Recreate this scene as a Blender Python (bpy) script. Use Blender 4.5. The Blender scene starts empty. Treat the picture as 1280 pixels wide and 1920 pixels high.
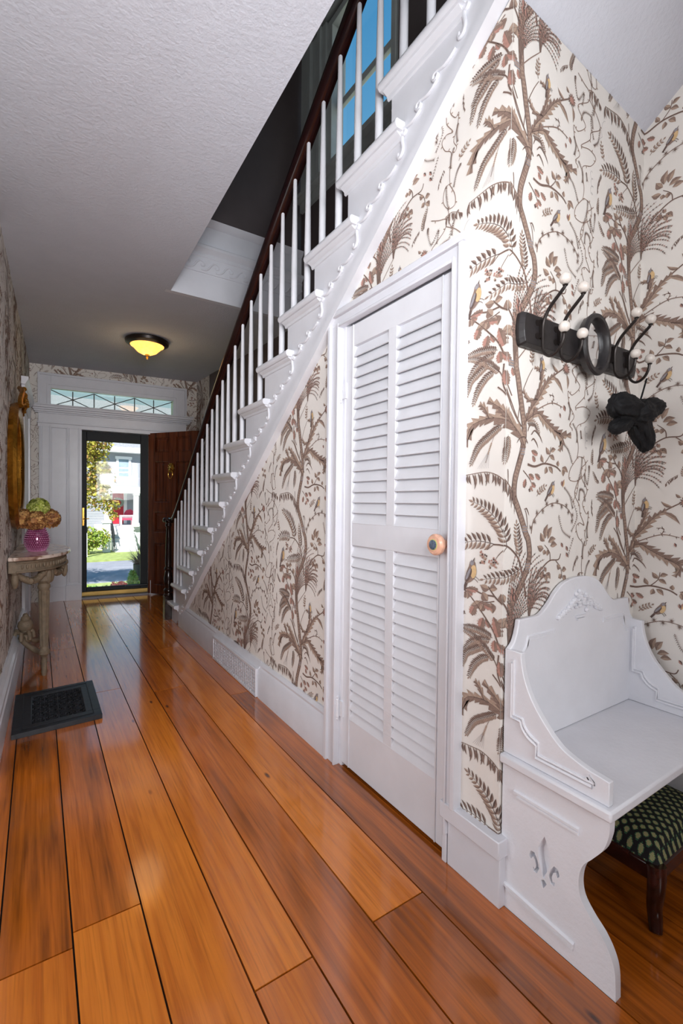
import bpy, math, random
from mathutils import Vector, Matrix
from mathutils.geometry import tessellate_polygon
R = math.radians
sc = bpy.context.scene
C = sc.collection
rnd = random.Random(7)

# ------------------------------------------------------------------ camera
cam = bpy.data.cameras.new('camera'); cam_o = bpy.data.objects.new('camera', cam); C.objects.link(cam_o)
cam.sensor_fit = 'VERTICAL'; cam.sensor_height = 36.0; cam.sensor_width = 24.0
cam.lens = 870.6/1920*36; cam.clip_start = .02; cam.clip_end = 400
_yaw = math.atan2(569.5, 870.6); _pit = -math.atan2(18, 870.6); _roll = .0115
_F = Vector((math.sin(_yaw)*math.cos(_pit), math.cos(_yaw)*math.cos(_pit), math.sin(_pit)))
_R0 = Vector((math.cos(_yaw), -math.sin(_yaw), 0)); _U0 = _R0.cross(_F)
_Rt = _R0*math.cos(_roll)+_U0*math.sin(_roll); _Up = -_R0*math.sin(_roll)+_U0*math.cos(_roll)
cam_o.matrix_world = Matrix(((_Rt.x,_Up.x,-_F.x,0),(_Rt.y,_Up.y,-_F.y,0),(_Rt.z,_Up.z,-_F.z,1.2),(0,0,0,1)))
sc.camera = cam_o

# ------------------------------------------------------------------ light, sky, exposure
sc.view_settings.view_transform = 'Standard'; sc.view_settings.look = 'None'
sc.view_settings.gamma = 1.0; sc.view_settings.use_curve_mapping = False
sc.view_settings.exposure = 0.0
world = bpy.data.worlds.new('sky'); sc.world = world; world.use_nodes = True
_n = world.node_tree.nodes; _n.clear(); _L = world.node_tree.links
_o = _n.new('ShaderNodeOutputWorld'); _b = _n.new('ShaderNodeBackground'); _t = _n.new('ShaderNodeTexCoord'); _x = _n.new('ShaderNodeSeparateXYZ'); _r = _n.new('ShaderNodeValToRGB')
_L.new(_t.outputs['Generated'], _x.inputs[0]); _L.new(_x.outputs['Z'], _r.inputs[0])
_e = _r.color_ramp.elements
_e[0].position = 0; _e[0].color = (.88, .93, .88, 1); _e[1].position = .8; _e[1].color = (.035, .26, .56, 1)
_k = _e.new(.3); _k.color = (.26, .55, .78, 1)
_b.inputs['Strength'].default_value = 1.0
_L.new(_r.outputs[0], _b.inputs[0]); _L.new(_b.outputs[0], _o.inputs[0])

def lamp(name, kind, loc, energy, color, size=.3, target=None, direction=None, sy=None, spread=None):
    l = bpy.data.lights.new(name, kind); l.energy = energy; l.color = color
    if kind == 'AREA':
        l.size = size
        if spread: l.spread = R(spread)
        if sy: l.shape = 'RECTANGLE'; l.size_y = sy
    elif kind == 'SUN': l.angle = size
    else: l.shadow_soft_size = size
    o = bpy.data.objects.new(name, l); C.objects.link(o); o.location = loc
    if target: direction = Vector(target)-Vector(loc)
    if direction: o.rotation_euler = Vector(direction).to_track_quat('-Z', 'Y').to_euler()
    return o
lamp('sun', 'SUN', (-6, -6, 12), 9, (1.0, .97, .92), R(.6), direction=(.42, .62, -.8))
lamp('flash_lamp', 'AREA', (.14, -.15, 1.72), 19, (.96, .98, 1.0), .30, target=(.42, 2.1, 2.7), spread=130)
lamp('rear_fill', 'AREA', (.25, -2.1, 1.75), 18, (.98, .98, 1.0), 1.1, target=(.75, 5, 1.25), spread=75)  # added soft fill behind the viewer, stands for no known lamp
lamp('side_fill', 'AREA', (-1.75, 1.35, 1.35), 37, (.97, .985, 1.0), 2.3, target=(1, 1.75, 1.22), sy=1.9)  # added fill from the left that brightens the stair wall and floor

lamp('landing_fill', 'POINT', (.9, 1.9, 5.0), 8, (.95, .98, 1.0), .15)  # unseen light added upstairs to lift the dark window casing

# ------------------------------------------------------------------ materials
def lin(c):
    return tuple(((v/255)/12.92 if v/255 <= .04045 else ((v/255+.055)/1.055)**2.4) for v in c)
def new_mat(name):
    m = bpy.data.materials.new(name); m.use_nodes = True
    return m, m.node_tree.nodes, m.node_tree.links, m.node_tree.nodes['Principled BSDF']
def mat(name, rgb, rough=.5, metal=0, vary=.08, vscale=9, bump=0, bscale=60, spec=.5, coat=0):
    m, n, L, b = new_mat(name)
    c = lin(rgb)
    b.inputs['Roughness'].default_value = rough; b.inputs['Metallic'].default_value = metal
    b.inputs['Specular IOR Level'].default_value = spec; b.inputs['Coat Weight'].default_value = coat
    tc = n.new('ShaderNodeTexCoord')
    nz = n.new('ShaderNodeTexNoise'); nz.inputs['Scale'].default_value = vscale; nz.inputs['Detail'].default_value = 5
    L.new(tc.outputs['Object'], nz.inputs['Vector'])
    rp = n.new('ShaderNodeValToRGB'); rp.color_ramp.elements[0].position = .3; rp.color_ramp.elements[1].position = .7
    rp.color_ramp.elements[0].color = tuple(v*(1-vary) for v in c)+(1,)
    rp.color_ramp.elements[1].color = tuple(min(1, v*(1+vary)) for v in c)+(1,)
    L.new(nz.outputs['Fac'], rp.inputs[0]); L.new(rp.outputs[0], b.inputs['Base Color'])
    if bump:
        n2 = n.new('ShaderNodeTexNoise'); n2.inputs['Scale'].default_value = bscale; n2.inputs['Detail'].default_value = 4
        L.new(tc.outputs['Object'], n2.inputs['Vector'])
        bp = n.new('ShaderNodeBump'); bp.inputs['Strength'].default_value = bump; bp.inputs['Distance'].default_value = .01
        L.new(n2.outputs['Fac'], bp.inputs['Height']); L.new(bp.outputs[0], b.inputs['Normal'])
    return m
def mat_floor():
    m, n, L, b = new_mat('varnished_pine')
    at = n.new('ShaderNodeAttribute'); at.attribute_name = 'plank'
    tc = n.new('ShaderNodeTexCoord')
    sep = n.new('ShaderNodeSeparateColor'); L.new(at.outputs['Color'], sep.inputs[0])
    off = n.new('ShaderNodeVectorMath'); off.operation = 'MULTIPLY_ADD'
    L.new(at.outputs['Color'], off.inputs[0]); off.inputs[1].default_value = (7, 31, 3); L.new(tc.outputs['Object'], off.inputs[2])
    def noise(sx, sy, detail, dist=0):
        mp = n.new('ShaderNodeMapping'); mp.inputs['Scale'].default_value = (sx, sy, 1)
        L.new(off.outputs[0], mp.inputs[0])
        z = n.new('ShaderNodeTexNoise'); z.inputs['Scale'].default_value = 1; z.inputs['Detail'].default_value = detail
        z.inputs['Distortion'].default_value = dist
        L.new(mp.outputs[0], z.inputs['Vector']); return z
    grain = noise(46, 1.6, 6, .6); cloud = noise(6, 1.3, 4, .4); fine = noise(160, 5, 3); wear = noise(3.2, 2.6, 5, .3)
    mx = n.new('ShaderNodeMath'); mx.operation = 'MULTIPLY_ADD'; L.new(grain.outputs['Fac'], mx.inputs[0]); mx.inputs[1].default_value = .55
    m2 = n.new('ShaderNodeMath'); m2.operation = 'MULTIPLY'; L.new(cloud.outputs['Fac'], m2.inputs[0]); m2.inputs[1].default_value = .5
    L.new(m2.outputs[0], mx.inputs[2])
    m3 = n.new('ShaderNodeMath'); m3.operation = 'MULTIPLY_ADD'; L.new(sep.outputs[0], m3.inputs[0]); m3.inputs[1].default_value = .42
    L.new(mx.outputs[0], m3.inputs[2])
    rp = n.new('ShaderNodeValToRGB'); e = rp.color_ramp.elements
    e[0].position = .40; e[0].color = lin((122, 62, 14))+(1,)
    e[1].position = .92; e[1].color = lin((232, 136, 42))+(1,)
    k = e.new(.64); k.color = lin((196, 104, 26))+(1,)
    L.new(m3.outputs[0], rp.inputs[0])
    # dark nail marks and knots
    vo = n.new('ShaderNodeTexVoronoi'); vo.inputs['Scale'].default_value = 1; vo.inputs['Randomness'].default_value = 1
    mp = n.new('ShaderNodeMapping'); mp.inputs['Scale'].default_value = (7, 2.4, 1); L.new(off.outputs[0], mp.inputs[0]); L.new(mp.outputs[0], vo.inputs['Vector'])
    kr = n.new('ShaderNodeValToRGB'); kr.color_ramp.elements[0].position = .03; kr.color_ramp.elements[0].color = (.16, .12, .1, 1)
    kr.color_ramp.elements[1].position = .075; kr.color_ramp.elements[1].color = (1, 1, 1, 1); L.new(vo.outputs['Distance'], kr.inputs[0])
    fr = n.new('ShaderNodeValToRGB'); fr.color_ramp.elements[0].position = .3; fr.color_ramp.elements[0].color = (.62, .58, .55, 1)
    fr.color_ramp.elements[1].position = .5; fr.color_ramp.elements[1].color = (1, 1, 1, 1); L.new(fine.outputs['Fac'], fr.inputs[0])
    a = n.new('ShaderNodeMix'); a.data_type = 'RGBA'; a.blend_type = 'MULTIPLY'; a.inputs['Factor'].default_value = 1
    L.new(rp.outputs[0], a.inputs['A']); L.new(kr.outputs[0], a.inputs['B'])
    c = n.new('ShaderNodeMix'); c.data_type = 'RGBA'; c.blend_type = 'MULTIPLY'; c.inputs['Factor'].default_value = .6
    L.new(a.outputs['Result'], c.inputs['A']); L.new(fr.outputs[0], c.inputs['B'])
    L.new(c.outputs['Result'], b.inputs['Base Color'])
    rr = n.new('ShaderNodeMapRange'); rr.inputs['To Min'].default_value = .07; rr.inputs['To Max'].default_value = .26; b.inputs['Coat Weight'].default_value = .7; b.inputs['Coat IOR'].default_value = 1.65; b.inputs['Coat Roughness'].default_value = .09
    L.new(wear.outputs['Fac'], rr.inputs['Value']); L.new(rr.outputs[0], b.inputs['Roughness'])
    bp = n.new('ShaderNodeBump'); bp.inputs['Strength'].default_value = .10; bp.inputs['Distance'].default_value = .003
    L.new(mx.outputs[0], bp.inputs['Height']); L.new(bp.outputs[0], b.inputs['Normal'])
    return m
def mat_wood(name, dark, light, rough=.3, axis=2, scale=26):
    m, n, L, b = new_mat(name)
    tc = n.new('ShaderNodeTexCoord'); mp = n.new('ShaderNodeMapping')
    s = [scale]*3; s[axis] = scale/14; mp.inputs['Scale'].default_value = s
    L.new(tc.outputs['Object'], mp.inputs[0])
    z = n.new('ShaderNodeTexNoise'); z.inputs['Scale'].default_value = 1; z.inputs['Detail'].default_value = 6; z.inputs['Distortion'].default_value = .7
    L.new(mp.outputs[0], z.inputs['Vector'])
    rp = n.new('ShaderNodeValToRGB'); rp.color_ramp.elements[0].position = .3; rp.color_ramp.elements[1].position = .72
    rp.color_ramp.elements[0].color = lin(dark)+(1,); rp.color_ramp.elements[1].color = lin(light)+(1,)
    L.new(z.outputs['Fac'], rp.inputs[0]); L.new(rp.outputs[0], b.inputs['Base Color'])
    b.inputs['Roughness'].default_value = rough
    return m
def mat_marble():
    m, n, L, b = new_mat('veined_marble')
    tc = n.new('ShaderNodeTexCoord'); z = n.new('ShaderNodeTexNoise'); z.inputs['Scale'].default_value = 9; z.inputs['Detail'].default_value = 8; z.inputs['Distortion'].default_value = 1.6
    L.new(tc.outputs['Object'], z.inputs['Vector'])
    rp = n.new('ShaderNodeValToRGB'); e = rp.color_ramp.elements
    e[0].position = .34; e[0].color = lin((120, 88, 72))+(1,); e[1].position = .5; e[1].color = lin((222, 205, 192))+(1,)
    k = e.new(.42); k.color = lin((170, 140, 122))+(1,)
    L.new(z.outputs['Fac'], rp.inputs[0]); L.new(rp.outputs[0], b.inputs['Base Color']); b.inputs['Roughness'].default_value = .18
    return m
def mat_needlepoint():
    m, n, L, b = new_mat('needlepoint')
    tc = n.new('ShaderNodeTexCoord')
    def chain(scale, snap):
        sn = n.new('ShaderNodeVectorMath'); sn.operation = 'SNAP'; sn.inputs[1].default_value = (snap, snap, 10); L.new(tc.outputs['Object'], sn.inputs[0])
        mp = n.new('ShaderNodeMapping'); mp.inputs['Rotation'].default_value = (0, 0, R(45)); mp.inputs['Scale'].default_value = (scale,)*3
        L.new(sn.outputs[0], mp.inputs[0])
        x = n.new('ShaderNodeSeparateXYZ'); L.new(mp.outputs[0], x.inputs[0])
        sx = n.new('ShaderNodeMath'); sx.operation = 'SINE'; L.new(x.outputs[0], sx.inputs[0]); sy = n.new('ShaderNodeMath'); sy.operation = 'SINE'; L.new(x.outputs[1], sy.inputs[0])
        ad = n.new('ShaderNodeMath'); ad.operation = 'MULTIPLY'; L.new(sx.outputs[0], ad.inputs[0]); L.new(sy.outputs[0], ad.inputs[1])
        ab = n.new('ShaderNodeMath'); ab.operation = 'ABSOLUTE'; L.new(ad.outputs[0], ab.inputs[0]); return ab
    v = chain(148, .0024)
    rp = n.new('ShaderNodeValToRGB'); rp.color_ramp.interpolation = 'CONSTANT'; e = rp.color_ramp.elements
    e[0].position = 0; e[0].color = lin((20, 19, 22))+(1,); e[1].position = .62; e[1].color = lin((178, 176, 124))+(1,)
    k = e.new(.40); k.color = lin((64, 110, 78))+(1,); L.new(v.outputs[0], rp.inputs[0])
    nz = n.new('ShaderNodeTexNoise'); nz.inputs['Scale'].default_value = 420; L.new(tc.outputs['Object'], nz.inputs['Vector'])
    mx = n.new('ShaderNodeMix'); mx.data_type = 'RGBA'; mx.blend_type = 'MULTIPLY'; mx.inputs['Factor'].default_value = .7
    L.new(rp.outputs[0], mx.inputs['A']); L.new(nz.outputs['Color'], mx.inputs['B'])
    L.new(mx.outputs['Result'], b.inputs['Base Color']); b.inputs['Roughness'].default_value = .9
    return m
def mat_glass(name, tint=(1, 1, 1), gloss=.08, rough=.02):
    m = bpy.data.materials.new(name); m.use_nodes = True; n = m.node_tree.nodes; L = m.node_tree.links; n.clear()
    o = n.new('ShaderNodeOutputMaterial'); t = n.new('ShaderNodeBsdfTransparent'); g = n.new('ShaderNodeBsdfGlossy'); x = n.new('ShaderNodeMixShader')
    t.inputs[0].default_value = tuple(tint)+(1,); g.inputs['Roughness'].default_value = rough
    lw_ = n.new('ShaderNodeLayerWeight'); lw_.inputs['Blend'].default_value = .5
    pw = n.new('ShaderNodeMath'); pw.operation = 'POWER'; pw.inputs[1].default_value = 5; L.new(lw_.outputs['Facing'], pw.inputs[0])
    mul = n.new('ShaderNodeMath'); mul.operation = 'MULTIPLY_ADD'; mul.inputs[1].default_value = .9; mul.inputs[2].default_value = gloss; L.new(pw.outputs[0], mul.inputs[0])
    L.new(mul.outputs[0], x.inputs[0]); L.new(t.outputs[0], x.inputs[1]); L.new(g.outputs[0], x.inputs[2]); L.new(x.outputs[0], o.inputs[0])
    return m
def mat_glow(name, rgb, strength):
    m, n, L, b = new_mat(name)
    b.inputs['Base Color'].default_value = lin(rgb)+(1,); b.inputs['Emission Color'].default_value = lin(rgb)+(1,)
    tc = n.new('ShaderNodeTexCoord'); nz = n.new('ShaderNodeTexNoise'); nz.inputs['Scale'].default_value = 40; nz.inputs['Detail'].default_value = 6
    L.new(tc.outputs['Object'], nz.inputs['Vector'])
    mr = n.new('ShaderNodeMapRange'); mr.inputs['To Min'].default_value = strength*.6; mr.inputs['To Max'].default_value = strength*1.4
    L.new(nz.outputs['Fac'], mr.inputs['Value']); L.new(mr.outputs[0], b.inputs['Emission Strength'])
    b.inputs['Roughness'].default_value = .3
    return m
def mat_leaf(name, rgb, vary=.35):
    m = mat(name, rgb, .6, vary=vary, vscale=5)
    b = m.node_tree.nodes['Principled BSDF']
    return m

M = dict(
 white=mat('white_gloss_paint', (222, 223, 229), .32, vary=.03, bump=.02, bscale=45),
 bench=mat('white_bench_paint', (230, 231, 237), .42, vary=.03, bump=.12, bscale=70),
 trimw=mat('white_trim_paint', (219, 220, 227), .3, vary=.03, bump=.05, bscale=40),
 ceil=mat('ceiling_plaster', (203, 205, 214), .9, vary=.02, bump=.28, bscale=75),
 paper=mat('cream_wallpaper', (229, 224, 218), .85, vary=.015, spec=.2),
 p1=mat('print_brown', (142, 120, 109), .85, vary=.15, vscale=120, spec=.2),
 p2=mat('print_dark_brown', (102, 85, 79), .85, vary=.15, vscale=120, spec=.2),
 p3=mat('print_tan', (174, 151, 135), .85, vary=.12, vscale=120, spec=.2),
 p4=mat('print_rose', (178, 136, 124), .85, vary=.15, vscale=120, spec=.2),
 p5=mat('print_ochre', (214, 182, 136), .85, vary=.1, vscale=120, spec=.2),
 p6=mat('print_grey', (150, 146, 150), .85, vary=.15, vscale=120, spec=.2),
 floor=mat_floor(),
 gap=mat('dark_gap', (20, 13, 9), .9),
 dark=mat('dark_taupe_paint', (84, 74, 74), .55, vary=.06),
 casing=mat('grey_casing_paint', (176, 182, 180), .4),
 mahog=mat_wood('mahogany', (22, 8, 8), (46, 18, 15), .2, 1),
 newel=mat_wood('dark_newel_wood', (16, 9, 8), (38, 20, 16), .18, 2),
 door=mat_wood('brown_door_wood', (64, 28, 15), (126, 64, 36), .2, 2),
 blackmetal=mat('black_metal', (24, 26, 30), .42, vary=.2, vscale=30),
 register=mat('black_register', (28, 32, 38), .45, vary=.25, vscale=30, bump=.1),
 storm=mat('storm_frame', (15, 16, 20), .5, spec=.25),
 brass=mat('brass', (196, 150, 70), .25, 1, vary=.1),
 brasspl=mat('worn_brass_sill', (150, 120, 62), .4, .7, vary=.15),
 sill=mat('grey_sill', (150, 152, 160), .5),
 gilt=mat('gilt', (164, 112, 36), .3, .85, vary=.3, vscale=25, bump=.25, bscale=90),
 mirror=mat('mirror_glass', (230, 232, 235), .03, 1, vary=0),
 taupewood=mat('grey_brown_carved_wood', (126, 110, 90), .6, vary=.22, vscale=30, bump=.3, bscale=160),
 marble=mat_marble(),
 vase=mat('pink_glass', (128, 48, 90), .12, .25, vary=.25, vscale=40, spec=.8, coat=.5),
 bead=mat('pink_bead', (196, 128, 166), .1, .3),
 hgreen2=mat_leaf('olive_petal', (112, 122, 44)), hgreen3=mat_leaf('light_green_petal', (184, 188, 104)), hbrown2=mat_leaf('umber_petal', (112, 68, 36), .4), hbrown3=mat_leaf('tan_petal', (186, 142, 84), .4), hgreen=mat_leaf('green_petal', (150, 160, 62)), hbrown=mat_leaf('bronze_petal', (156, 104, 58), .4), stem=mat('stem', (88, 84, 40)),
 rack=mat('black_rack_paint', (38, 35, 36), .4, vary=.15, vscale=30, bump=.1),
 iron=mat('dark_iron', (44, 38, 36), .35, .5),
 porc=mat('crackled_porcelain', (216, 208, 200), .18, vary=.05, vscale=140, coat=.4),
 fabric=mat('black_fabric', (12, 12, 15), .7, spec=.3, vary=.25, vscale=40, bump=.4, bscale=40),
 needle=mat_needlepoint(),
 stoolw=mat_wood('dark_stool_wood', (26, 9, 7), (62, 24, 16), .2, 0),
 knobpink=mat('painted_knob', (226, 176, 150), .25, vary=.18, vscale=60),
 knobgreen=mat('knob_ring', (190, 196, 110), .3), knobblue=mat('knob_centre', (92, 104, 122), .3, vary=.6, vscale=160),
 bronze=mat('dark_bronze', (40, 30, 26), .35, .5),
 shade=mat_glow('amber_glass', (255, 176, 84), 2.2),
 glass=mat_glass('clear_glass', (1, 1, 1), .006), trans=mat_glass('pale_green_glass', (.92, .95, .90), .12, .03),
 lead=mat('lead_came', (62, 60, 54), .5),
 # outdoors
 siding=mat('white_siding', (226, 226, 230), .7, vary=.03), clap=mat('pale_grey_clapboard', (158, 162, 172), .7, vary=.03), roof=mat('grey_shingles', (142, 144, 152), .9, vary=.25, vscale=14, bump=.3),
 pane=mat('window_pane', (120, 146, 162), .08), red=mat('red_door_paint', (176, 34, 52), .4), pinkw=mat('red_wicker', (206, 66, 96), .7),
 cushion=mat('pale_cushion', (240, 214, 222), .8),
 asphalt=mat('asphalt', (140, 142, 152), .9, vary=.12, vscale=2), concrete=mat('pale_concrete', (200, 200, 198), .85, vary=.08),
 lawn=mat('lawn', (148, 162, 92), .9, vary=.3, vscale=4), earth=mat('verge', (120, 140, 70), .9, vary=.3, vscale=6),
 leafy=mat_leaf('yellow_green_leaf', (164, 156, 64)), leafr=mat_leaf('rusty_leaf', (150, 112, 60)), hedge=mat_leaf('hedge_leaf', (136, 160, 60)),
 bark=mat('bark', (84, 70, 58), .9), blade=mat_leaf('dusky_blade', (112, 92, 92)), flower=mat('coral_flower', (232, 120, 110), .6), bush=mat_leaf('bush_leaf', (110, 158, 70)),
 iron2=mat('black_railing', (30, 32, 36), .5), pot=mat('charcoal_pot', (52, 56, 64), .6),
)

# ------------------------------------------------------------------ mesh helpers
class MB:
    def __init__(s): s.v = []; s.f = []; s.m = []; s.cols = None
    def add(s, vs, fs, mi=0):
        b = len(s.v); s.v += [tuple(v) for v in vs]
        for f in fs: s.f.append([b+i for i in f]); s.m.append(mi)
        return s
    def box(s, x0, x1, y0, y1, z0, z1, mi=0):
        e = (len(s.v)*.618034 % 1)*.0005+.0001           # never two faces in one plane
        if abs(x1-x0) > .003 and abs(z1-z0) > .003 and abs(y1-y0) > .003: x0 -= e; x1 += e; y0 -= e; y1 += e; z0 -= e; z1 += e
        return s.add([(x0,y0,z0),(x1,y0,z0),(x1,y1,z0),(x0,y1,z0),(x0,y0,z1),(x1,y0,z1),(x1,y1,z1),(x0,y1,z1)],
              [(0,3,2,1),(4,5,6,7),(0,1,5,4),(1,2,6,5),(2,3,7,6),(3,0,4,7)], mi)
    def prism(s, poly, axis, a, b, mi=0):
        mk = {'x': lambda p, t: (t, p[0], p[1]), 'y': lambda p, t: (p[0], t, p[1]), 'z': lambda p, t: (p[0], p[1], t)}[axis]
        n = len(poly)
        return s.add([mk(p, a) for p in poly]+[mk(p, b) for p in poly],
              [list(range(n)), list(range(2*n-1, n-1, -1))]+[[i, i+n, (i+1) % n+n, (i+1) % n] for i in range(n)], mi)
    def tube(s, pts, r, n=8, closed=False, mi=0, flat=1.0, caps=True):
        pts = [Vector(p) for p in pts]; k = len(pts)
        rs = r if isinstance(r, (list, tuple)) else [r]*k
        vs = []; prev = None
        for i, p in enumerate(pts):
            if closed: t = pts[(i+1) % k]-pts[i-1]
            else: t = pts[min(i+1, k-1)]-pts[max(i-1, 0)]
            t.normalize()
            if prev is None:
                a = Vector((0,0,1)) if abs(t.z) < .9 else Vector((1,0,0))
                u = t.cross(a).normalized()
            else:
                u = (prev-t*prev.dot(t)); u = u.normalized() if u.length > 1e-6 else t.orthogonal().normalized()
            prev = u; w = t.cross(u)
            for j in range(n):
                an = 2*math.pi*(j+.5)/n
                vs.append(p+u*(math.cos(an)*rs[i])+w*(math.sin(an)*rs[i]*flat))
        fs = []
        for i in range(k if closed else k-1):
            i2 = (i+1) % k
            for j in range(n): fs.append((i*n+j, i*n+(j+1) % n, i2*n+(j+1) % n, i2*n+j))
        if not closed and caps: fs += [list(range(n))[::-1], list(range((k-1)*n, k*n))]
        return s.add(vs, fs, mi)
    def lathe(s, prof, c=(0,0,0), n=24, mi=0, ax='z', sx=1, sy=1):
        vs = []; k = len(prof)
        for r, z in prof:
            for j in range(n):
                a = 2*math.pi*j/n; x, y = r*math.cos(a)*sx, r*math.sin(a)*sy
                p = {'z': (x, y, z), 'x': (z, x, y), 'y': (x, z, y), '-x': (-z, x, y)}[ax]
                vs.append((c[0]+p[0], c[1]+p[1], c[2]+p[2]))
        fs = [(i*n+j, i*n+(j+1) % n, (i+1)*n+(j+1) % n, (i+1)*n+j) for i in range(k-1) for j in range(n)]
        if prof[0][0] > 1e-5: fs.append(list(range(n))[::-1])
        if prof[-1][0] > 1e-5: fs.append(list(range((k-1)*n, k*n)))
        return s.add(vs, fs, mi)
    def ball(s, c, r, n=12, mi=0, ry=None, rz=None):
        ry = ry or r; rz = rz or r; h = max(4, n//2)
        prof = [(max(1e-6, math.sin(math.pi*i/h)), -math.cos(math.pi*i/h)) for i in range(h+1)]
        vs = [(c[0]+p*math.cos(2*math.pi*j/n)*r, c[1]+p*math.sin(2*math.pi*j/n)*ry, c[2]+z*rz) for p, z in prof for j in range(n)]
        return s.add(vs, [(i*n+j, i*n+(j+1) % n, (i+1)*n+(j+1) % n, (i+1)*n+j) for i in range(h) for j in range(n)], mi)
    def xf(s, fn): s.v = [tuple(fn(*v)) for v in s.v]; return s

def root_loc(p):
    l = Vector((0,0,0))
    while p: l += Vector(p.location); p = p.parent
    return l
def obj(name, mb, mats, parent=None, smooth=True, bevel=0, recalc=True, seg=2):
    me = bpy.data.meshes.new(name); l = root_loc(parent)
    me.from_pydata([(x-l.x, y-l.y, z-l.z) for x, y, z in mb.v], [], mb.f)
    for m in (mats if isinstance(mats, (list, tuple)) else [mats]): me.materials.append(m)
    me.polygons.foreach_set('material_index', mb.m)
    if recalc:
        import bmesh
        bm = bmesh.new(); bm.from_mesh(me); bmesh.ops.recalc_face_normals(bm, faces=bm.faces); bm.to_mesh(me); bm.free()
    if smooth:
        me.polygons.foreach_set('use_smooth', [True]*len(me.polygons)); me.set_sharp_from_angle(angle=R(38))
    me.update()
    o = bpy.data.objects.new(name, me); C.objects.link(o); o.parent = parent
    if bevel:
        b = o.modifiers.new('edge', 'BEVEL'); b.width = bevel; b.segments = seg; b.limit_method = 'ANGLE'; b.angle_limit = R(40); b.harden_normals = False
    return o
def tag(o, label, cat, group=None, kind=None):
    o['label'] = label; o['category'] = cat
    if group: o['group'] = group
    if kind: o['kind'] = kind
    return o
def thing(name, label, cat, loc=(0,0,0), group=None, kind=None):
    o = bpy.data.objects.new(name, None); C.objects.link(o); o.location = loc; o.empty_display_size = .1
    return tag(o, label, cat, group, kind)
def struct(name, mb, mats, label, cat, **k):
    return tag(obj(name, mb, mats, **k), label, cat, kind='structure')
def copy_tree(o, parent=None):
    c = o.copy(); C.objects.link(c); c.parent = parent
    for ch in list(o.children): copy_tree(ch, c)
    return c
def smooth_path(pts, k=6, closed=False):
    pts = [Vector(p) for p in pts]; n = len(pts); out = []
    rng = range(n if closed else n-1)
    for i in rng:
        if closed: a, b, c, d = pts[i-1], pts[i], pts[(i+1) % n], pts[(i+2) % n]
        else: a, b, c, d = pts[max(i-1, 0)], pts[i], pts[i+1], pts[min(i+2, n-1)]
        for j in range(k):
            t = j/k
            out.append(.5*((2*b)+(c-a)*t+(2*a-5*b+4*c-d)*t*t+(3*b-a-3*c+d)*t**3))
    if not closed: out.append(pts[-1])
    return out
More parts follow.
